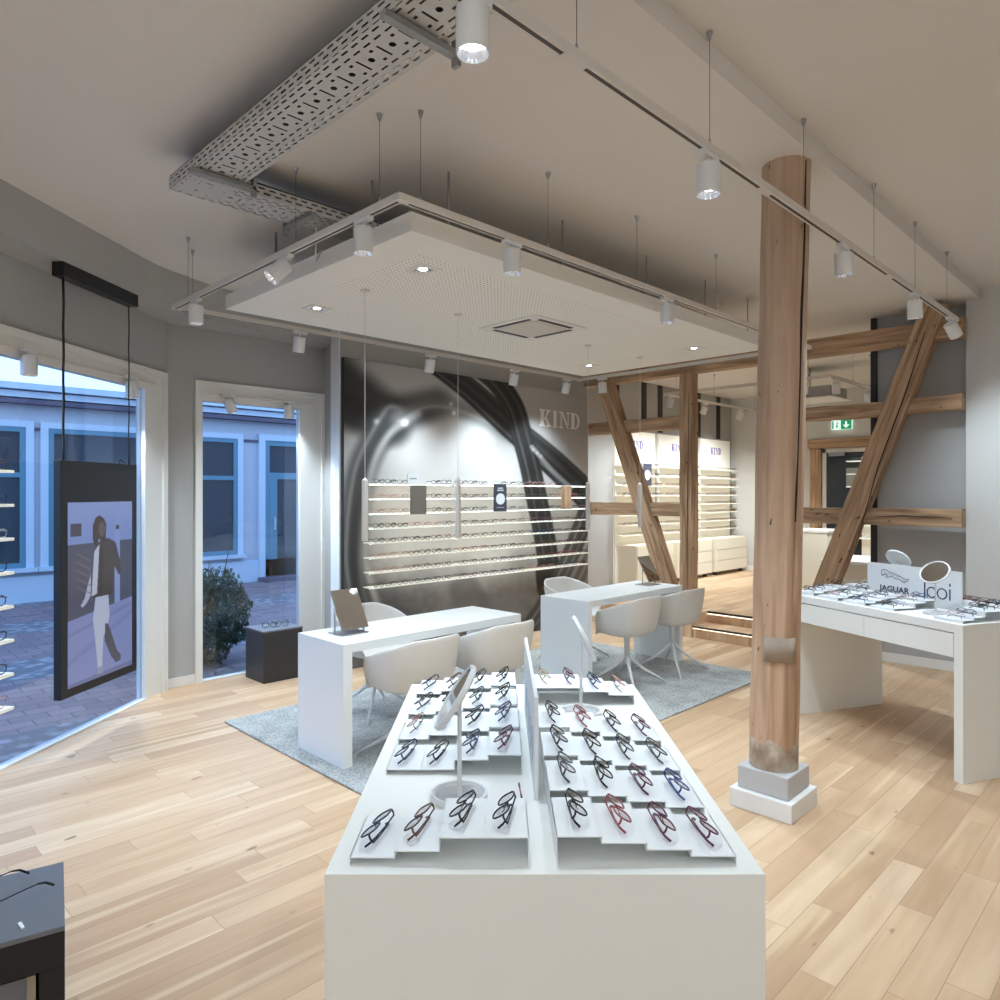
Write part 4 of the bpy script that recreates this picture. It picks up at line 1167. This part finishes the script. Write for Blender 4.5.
# the ones showing largest (nearest unit's upper shelves) as things, the rest as one mass
near = [q for q in tiny if q[4] == 0 and q[0] < 4][:28]
for s, k, x, z, i in near:
    c = RKC[(s*3+k) % len(RKC)]
    place_small(c, k % 3, (x,YB-.17,z), random.uniform(-.1,.1), f'tiny {c} glasses, {ORD[k]} from left, {ORD[s]} shelf of left rear-room unit', 'glasses in the rear room')
rest = [q for q in tiny if q not in near]
mb = MB(); base = small_glasses('tortoise brown', 0)
bv = [tuple(v.co) for v in base.vertices]; bf = [tuple(p.vertices) for p in base.polygons]
for s, k, x, z, i in rest: mb.add([(a+x, b2+YB-.17, c+z) for a, b2, c in bv], bf)
tag(mb.build('eyeglasses_on_rear_shelves', gmat['tortoise brown']), 'many tiny glasses on the shelves of the middle and right rear-room units', 'glasses', None, 'stuff')
for i, (x0, x1) in enumerate(((8.63,9.62),(9.75,10.83),(10.98,12.08))):
    nm = ('left','middle','right')[i]
    t = thing('drawer_cabinet', f'cream drawer cabinet under the {nm} lit wall unit in the rear room', 'cabinet', (x0,5.84,ZR), 0, 'cabinets in the rear room')
    MB().box(0,x1-x0,0,.30,.06,.62).build('body', mcream, t)
    for k in range(3):
        MB().box(.01,x1-x0-.01,-.016,-.001,.07+k*.183,.07+(k+1)*.183-.008).build('drawer', mcream, t)
    for fx in (.08,x1-x0-.12): MB().box(fx,fx+.05,.05,.10,0,.0595).build('foot', mdarkbar, t)
for i, x in enumerate((8.60,9.33,9.79,11.0,11.70)):
    struct(f'trim_{5+i}', MB().box(x,x+.13,YB-.012,YB-.001,2.62,3.375), mdarkbar)
po = thing('dark_poster_sign', 'dark sign with a white oval standing on the left rear-room wall unit', 'sign', (Xat(643.5,6.0),6.0,zat(486,9.0,6.0)))
MB().box(0,.22,0,.01,0,.34).build('card', MATS['sign_dark'], po); oval(.08,.075,.11,.17,po,mwp)
# rear tracks and lamps
t3 = thing('lighting_track', 'white lighting track hanging in the rear room behind the timber frame', 'lighting track', (0,0,0))
for p0, p1 in (((8.15,2.95),(8.15,5.08)), ((8.17,5.08),(11.3,5.08)), ((8.17,2.97),(11.3,2.97))):
    b, sl = MB(), MB(); rail(b, sl, p0, p1, 2.94, 2.972); r_ = b.build('rail', mtrack, t3); sl.build('groove', mslot, r_)
wires(t3, [(8.15,3.2,2.972),(8.15,4.9,2.972),(9.5,5.08,2.972),(10.8,5.08,2.972),(9.5,2.97,2.972),(8.9,2.97,2.972)], CEIL)
for i, (x, y, tl, pw) in enumerate(((8.15,4.97,(.2,.5),2.2),(9.25,5.08,(.1,.55),2.4),(10.35,5.08,(.1,.55),2.4),(11.1,5.08,(.1,.55),2.4),(8.15,3.25,(0,0),1.6),(8.36,2.97,(.5,.2),1.6),(9.42,2.97,(.5,.2),1.6))):
    place_spot((x,y,2.94), 0, f'white spotlight on the rear-room track, {ORD[i]} counting from the timber post', 'spotlights in the rear room', tl, PW*pw, 120, (.93,.97,.97))
au = thing('ceiling_air_unit', 'white ceiling air unit in the rear room behind the timber rail', 'air conditioner', (9.7,3.5,2.93))
MB().box(0,.7,0,.75,0,.012).build('cover', mtrim, au); MB().box(.04,.66,.04,.71,.012,.16).build('housing', mat('unit_grey',(150,148,146),.5), au)
MB().box(.30,.32,.4,.42,.16,CEIL-2.93-.001).build('hanger', msteel, au); MB().box(.30,.32,.6,.62,.16,CEIL-2.93-.001).build('hanger', msteel, au)
# exit sign, door, counter
ex = thing('exit_sign', 'green and white lit emergency exit sign above the rear door', 'sign', (XF-.05,4.245,2.70))
mgreen = mat('exit_green', (20,150,96), .5, emit=(20,150,96), estr=.55); mexw = mat('exit_white', (235,255,250), .5, emit=(225,250,250), estr=.8)
MB().box(0,.04,-.15,.165,0,.15).build('sign_body', mexw, ex); MB().box(.01,.04,-.10,.115,.15,.175).build('mount', mtrim, ex)
MB().box(-.002,0,-.15,.02,.0,.15).build('green_field', mgreen, ex)
aw = MB(); aw.add([(-.004,-.065-.05,.07),(-.004,-.065+.05,.07),(-.004,-.065,.02)], [(0,1,2)]); aw.box(-.005,-.003,-.065-.014,-.065+.014,.06,.125); aw.build('arrow', mexw, ex)
mn = MB(); mn.box(-.003,-.001,.13,.155,.01,.14); mn.tube([(-.003,.095,.02),(-.003,.085,.055),(-.003,.075,.085),(-.003,.055,.10)], .009, 5); mn.tube([(-.003,.05,.02),(-.003,.07,.045),(-.003,.082,.07)], .008, 5); mn.tube([(-.003,.075,.105),(-.003,.105,.085)], .006, 5); mn.lathe([(0,-.012),(.012,0),(0,.012)], 8, (-.003,.072,.125)); mn.build('running_figure', mgreen, ex)
dr = thing('glass_door', 'dark glazed door in a pale frame within old timber posts', 'door', (XF-.03,3.2,ZR))
MB().box(0,.028,.0,1.30,0,2.06).build('door_leaf', mat('door_glass_dark', (52,60,68), .12, spec=.6), dr)
fr = MB(); fr.box(-.01,.028,1.30,1.36,0,2.12); fr.box(-.01,.028,-.06,0,0,2.12); fr.box(-.01,.028,-.06,1.36,2.06,2.12); fr.build('door_frame', mtrim, dr)
MB().box(-.02,-.002,.78,.98,1.50,1.80).build('notice_sheet', mat('paper_grey', (150,156,150), .7), dr)
MB().box(-.05,-.011,1.0,1.25,2.0,2.06).build('door_closer', msteel, dr)
tpd = thing('door_timber_frame', 'weathered timber posts and lintel around the rear glazed door', 'timber frame', (XF-.06,3.1,ZR))
MB().box(0,.058,1.48,1.66,0,2.13).build('post', mtimZ, tpd); b = MB().box(0,2.2,-.058,0,2.14,2.29).build('lintel', mtimX, tpd); b.rotation_euler = (0,0,PI/2); b.location = (0,-.5,0)
ctr = thing('counter', 'cream counter in the rear room beside the wooden column', 'counter', (9.32,3.42,ZR))
MB().box(0,.6,0,.65,0,.88).build('body', mcream, ctr); MB().box(-.01,.61,-.01,.66,.88,.91).build('top', mwhite, ctr)
lc = thing('low_cabinet', 'low white display cabinet behind the slanting brace at right', 'cabinet', (8.3,2.36,ZR))
MB().box(0,.9,0,.75,0,.60).build('body', mcream, lc); MB().box(-.01,.91,-.01,.76,.60,.63).build('top', mwhite, lc)
rk = thing('glasses_rack', 'lit white shelf rack beside the rear door', 'shelf rack', (10.6,3.02,ZR))
MB().box(.05,.08,0,.42,0,1.90).build('back_panel', MATS['lit_cream_board'], rk)
for s in range(7):
    z = .75+s*.18; MB().box(-.10,.0495,.0,.58,z,z+.012).build('shelf', mshelf, rk)
    for k in range(2):
        place_small(('clear grey','silver')[k], k, (10.55,3.02+.30+.16*k,ZR+z+.015), -PI/2, f'{("clear grey","silver")[k]} glasses on the {ORD[6-s]} shelf of the rack beside the rear door', 'glasses beside the rear door')

# ------------------------------------------------------------ outside
street = MB().box(-14,26,0,30,-.05,0).build('street', paving_mat(), loc=(0,0,-.10))
tag(street, kind='structure'); street.name = 'ground'
street.location = (0,3.2,-.10)
def under_floor_cut(): pass
# keep the street outside the shop
bpy.data.objects.remove(street)
g = MB(); g.prism([wl(-12,.03),(2.22,YB+.26),(26,YB+.26),(26,30),(-20,30)], -.15, -.10)
tag(g.build('ground', MATS['street_paving']), kind='structure')
g2 = MB(); g2.box(2.2,3.8,YB+.0,YB+.62,-.10,-.02)
fac = thing('opposite_building', 'pale plastered old house with teal framed windows across the street', 'building', (-6,13.2,-.1))
mfac = mat('plaster_lilac', (190,194,202), .9, bump=.3, bscale=6)
mfacd = mat('cornice_dark', (92,86,104), .8); mteal = mat('teal_paint', (96,140,158), .6); mpale = mat('pale_surround', (200,214,226), .7)
mpane = mat('house_pane', (52,62,72), .08, spec=1.)
HB = 3.38
body = MB().box(0,24,.14,6,0,HB+.1).build('front_wall', mfac, fac)
MB().box(0,24,-.10,.13,HB,HB+.10).build('gutter', mpale, fac); MB().box(0,24,-.06,.13,HB-.22,HB-.15).build('cornice', mfacd, fac); MB().box(0,24,-.02,.13,HB-.12,HB-.02).build('cornice', mpale, fac)
MB().box(0,24,.10,.139,HB-.62,HB-.58).build('string_course', mfacd, fac)
MB().box(0,24,.09,.139,0,.42).build('base_course', mpale, fac)
def fwin(xa, xb, z0, z1, name='window'):
    o = MB(); o.box(xa-.11,xa,.08,.139,z0,z1); o.box(xb,xb+.11,.08,.139,z0,z1); o.box(xa-.11,xb+.11,.08,.139,z1,z1+.10)
    s = o.build('window_surround', mpale, fac)
    wi = MB(); w_ = .08
    zt = z1-(z1-z0)*.34
    for q in ((xa,xa+w_,z0,z1),(xb-w_,xb,z0,z1),(xa+w_,xb-w_,z0,z0+w_),(xa+w_,xb-w_,z1-w_,z1),(xa+w_,xb-w_,zt-w_/2,zt+w_/2)):
        wi.box(q[0],q[1],.09,.135,q[2],q[3])
    f = wi.build(name, mteal, fac); MB().box(xa+w_,xb-w_,.125,.137,z0+w_,z1-w_).build('pane', mpane, f)
    MB().box(xa-.15,xb+.15,.02,.139,z0-.07,z0-.002).build('window_sill', mpale, fac)
X0 = -6
for xa, xb in ((-3.4,-1.8),(-.9,.55),(1.15,2.62),(2.93,4.45),(4.75,6.10)):
    fwin(xa-X0, xb-X0, .56, 2.80)
def house_door(xa, xb):
    d = MB(); w_ = .10; z1 = 2.80
    for q in ((xa,xa+w_,.08,z1),(xb-w_,xb,.08,z1),(xa+w_,xb-w_,z1-w_,z1),(xa+w_,xb-w_,2.03,2.16),(xa+w_,xb-w_,.08,.42)): d.box(q[0],q[1],.09,.135,q[2],q[3])
    d.box(xa+w_,xa+w_+.16,.085,.13,.42,2.03); d.box(xb-w_-.10,xb-w_,.085,.13,.42,2.03)
    o = d.build('door', mteal, fac); MB().box(xa+w_,xb-w_,.125,.137,.42,z1-w_).build('pane', mpane, o)
    MB().tube([(xa+.19,.085,1.25),(xa+.19,.04,1.25),(xa+.19,.04,1.02),(xa+.19,.085,1.02)], .014, 6).build('handle', mpale, o)
    s = MB(); s.box(xa-.13,xa,.07,.139,.08,z1); s.box(xa-.13,xb+.13,.07,.139,z1,z1+.12); s.box(xb,xb+.13,.07,.139,.08,z1); s.build('door_surround', mpale, fac)
    MB().box(xa-.15,xb+.15,-.25,.139,0,.08).build('door_step', mfacd, fac)
house_door(6.66-X0, 7.95-X0)
fwin(8.6-X0, 10.0-X0, .56, 2.80)
# shrub outside the narrow window
sh = thing('shrub', 'dense dark green shrub growing outside the narrow window', 'shrub', (2.98,7.25,-.1))
rnd = random.Random(3); mb = MB()
for i in range(9500):
    while True:
        p = Vector((rnd.uniform(-1,1), rnd.uniform(-1,1), rnd.uniform(-1,1)))
        if p.length < 1: break
    p = p.normalized()*(p.length**.35)
    lump = 1+.14*math.sin(p.x*7+1)*math.sin(p.z*6)+.1*math.sin(p.y*9)
    q = Vector((p.x*.42*lump, p.y*.38*lump, .50+p.z*.46*lump))
    a = Vector((rnd.gauss(0,1), rnd.gauss(0,1), rnd.gauss(0,1))).normalized(); b2 = a.cross(Vector((0,0,1))).normalized() if abs(a.z) < .95 else Vector((1,0,0))
    s = rnd.uniform(.018,.034)
    mb.add([q-a*s, q+b2*s*.45, q+a*s, q-b2*s*.45], [(0,1,2,3)])
mgr = NT('shrub_leaf'); oi = mgr.n('TexNoise'); oi.inputs['Scale'].default_value = 14; mgr.l(mgr.coord(), oi.inputs['Vector'])
mgr.l(mgr.ramp(oi.outputs['Fac'], [(.35,(38,56,36)),(.6,(74,94,62))]), mgr.b.inputs['Base Color']); mgr.b.inputs['Roughness'].default_value = .6
mb.build('foliage', MATS['shrub_leaf'], sh)
tw = MB()
for k in range(7):
    a = k*.9; tw.tube([(0,0,0),(.08*math.cos(a),.08*math.sin(a),.4),(.22*math.cos(a),.22*math.sin(a),.95+.06*(k%3))], [.014,.009,.003], 6)
tw.tube([(.05,0,.3),(.22,.05,.9),(.30,.08,1.22)], [.01,.006,.003], 6)
tw.build('stems', mat('bark', (78,64,54), .9), sh)
for i in range(9):
    r = .055+.015*(i % 3); mb = MB()
    pr = [(r*math.sin(PI*j/6)*(1+.15*math.sin(j*2+i)), -r*.6*math.cos(PI*j/6)) for j in range(1,6)]
    mb.lathe([(0,-r*.6)]+pr+[(0,r*.6)], 9)
    o = mb.build('stone', mat('stone_grey', (120,118,116), .9, bump=.4, bscale=20), smooth=True); o.location = (2.50+.19*i, YB+.34+.02*(i % 2), -.1+r*.6); o.rotation_euler = (.2*i,.1*i,i)
    tag(o, f'grey stone, {ORD[i]} from left in the bed outside the narrow window', 'stone', 'stones along the narrow window')

# ------------------------------------------------------------ sky, fill, camera
wd_ = bpy.data.worlds.new('sky'); bpy.context.scene.world = wd_; wd_.use_nodes = True
nt = wd_.node_tree; bg = nt.nodes['Background']
tc = nt.nodes.new('ShaderNodeTexCoord'); sp = nt.nodes.new('ShaderNodeSeparateXYZ'); rp = nt.nodes.new('ShaderNodeValToRGB')
nt.links.new(tc.outputs['Generated'], sp.inputs[0]); nt.links.new(sp.outputs['Z'], rp.inputs['Fac'])
rp.color_ramp.elements[0].color = (.52,.74,1.,1); rp.color_ramp.elements[1].color = (.40,.62,1.,1)
nt.links.new(rp.outputs['Color'], bg.inputs['Color']); bg.inputs['Strength'].default_value = 2.5
# unseen downlights added behind the photographer as fill for ceiling and foreground
for i, (x, y) in enumerate(((-1.6,-.9),(0.4,-1.5),(2.2,-1.4),(4.2,-1.2),(6.2,-1.0),(-1.8,1.0),(-.3,.6),(5.6,.2),(3.6,.1))):
    t = thing('downlight', f'unseen ceiling downlight added as fill, {ORD[i]} of those behind the photographer', 'downlight', (x,y,CEIL+.07), 0, 'added fill downlights behind the photographer')
    MB().lathe([(.045,.004),(.06,.0),(.07,.0),(.07,.0245),(0,.0245)], 24).build('bezel', mtrim, t); MB().disc(.045,.003,20,down=True).build('light_disc', mglow, t)
    L = bpy.data.lights.new('bulb','SPOT'); L.energy = PW*.8; L.spot_size = math.radians(150); L.spot_blend = 1; L.shadow_soft_size = .05; L.color = WC
    lo = bpy.data.objects.new('bulb', L); C.objects.link(lo); lo.parent = t; lo.location = (0,0,-.01)

mglobe = mat('fill_globe_glow', (255,255,255), .5, emit=(255,246,234), estr=7.)  # unseen glowing globes added out of view to brighten the ceiling
for i, (x, y) in enumerate(((-1.4,-1.9),(-2.7,.0),(-2.5,1.2),(.6,-2.1))):
    t = thing('fill_globe', f'unseen white globe added as fill light, {ORD[i]} of those behind the photographer', 'lamp', (x,y,2.45), 0, 'added fill globes behind the photographer')
    g_ = MB().lathe([(.16*math.sin(PI*k/12),-.16*math.cos(PI*k/12)) for k in range(13)], 20).build('globe', mglobe, t, smooth=True)
    MB().tube([(0,0,.155),(0,0,CEIL+.095-2.45)], .004, 6).build('cord', mwire, t)
    L = bpy.data.lights.new('bulb','POINT'); L.energy = 82.; L.shadow_soft_size = .19; L.color = WC
    lo = bpy.data.objects.new('bulb', L); C.objects.link(lo); lo.parent = t; lo.location = (0,0,0)
cam = bpy.data.cameras.new('camera'); co = bpy.data.objects.new('camera', cam); C.objects.link(co)
cam.sensor_width = 36; cam.lens = 707/1000*36; cam.shift_x = 0; cam.shift_y = -.007; cam.clip_start = .05
co.location = (0,0,1.65); co.rotation_euler = (PI/2,0,-PI/4)
sc = bpy.context.scene; sc.camera = co
sc.view_settings.view_transform = 'Standard'; sc.view_settings.look = 'None'; sc.view_settings.gamma = 1; sc.view_settings.use_curve_mapping = False
sc.view_settings.exposure = 0.12
try:
    sc.cycles.use_denoising = True; sc.cycles.max_bounces = 10; sc.cycles.diffuse_bounces = 6; sc.cycles.transparent_max_bounces = 16
    sc.cycles.sample_clamp_indirect = 4.; sc.cycles.caustics_reflective = False; sc.cycles.caustics_refractive = False
except Exception: pass
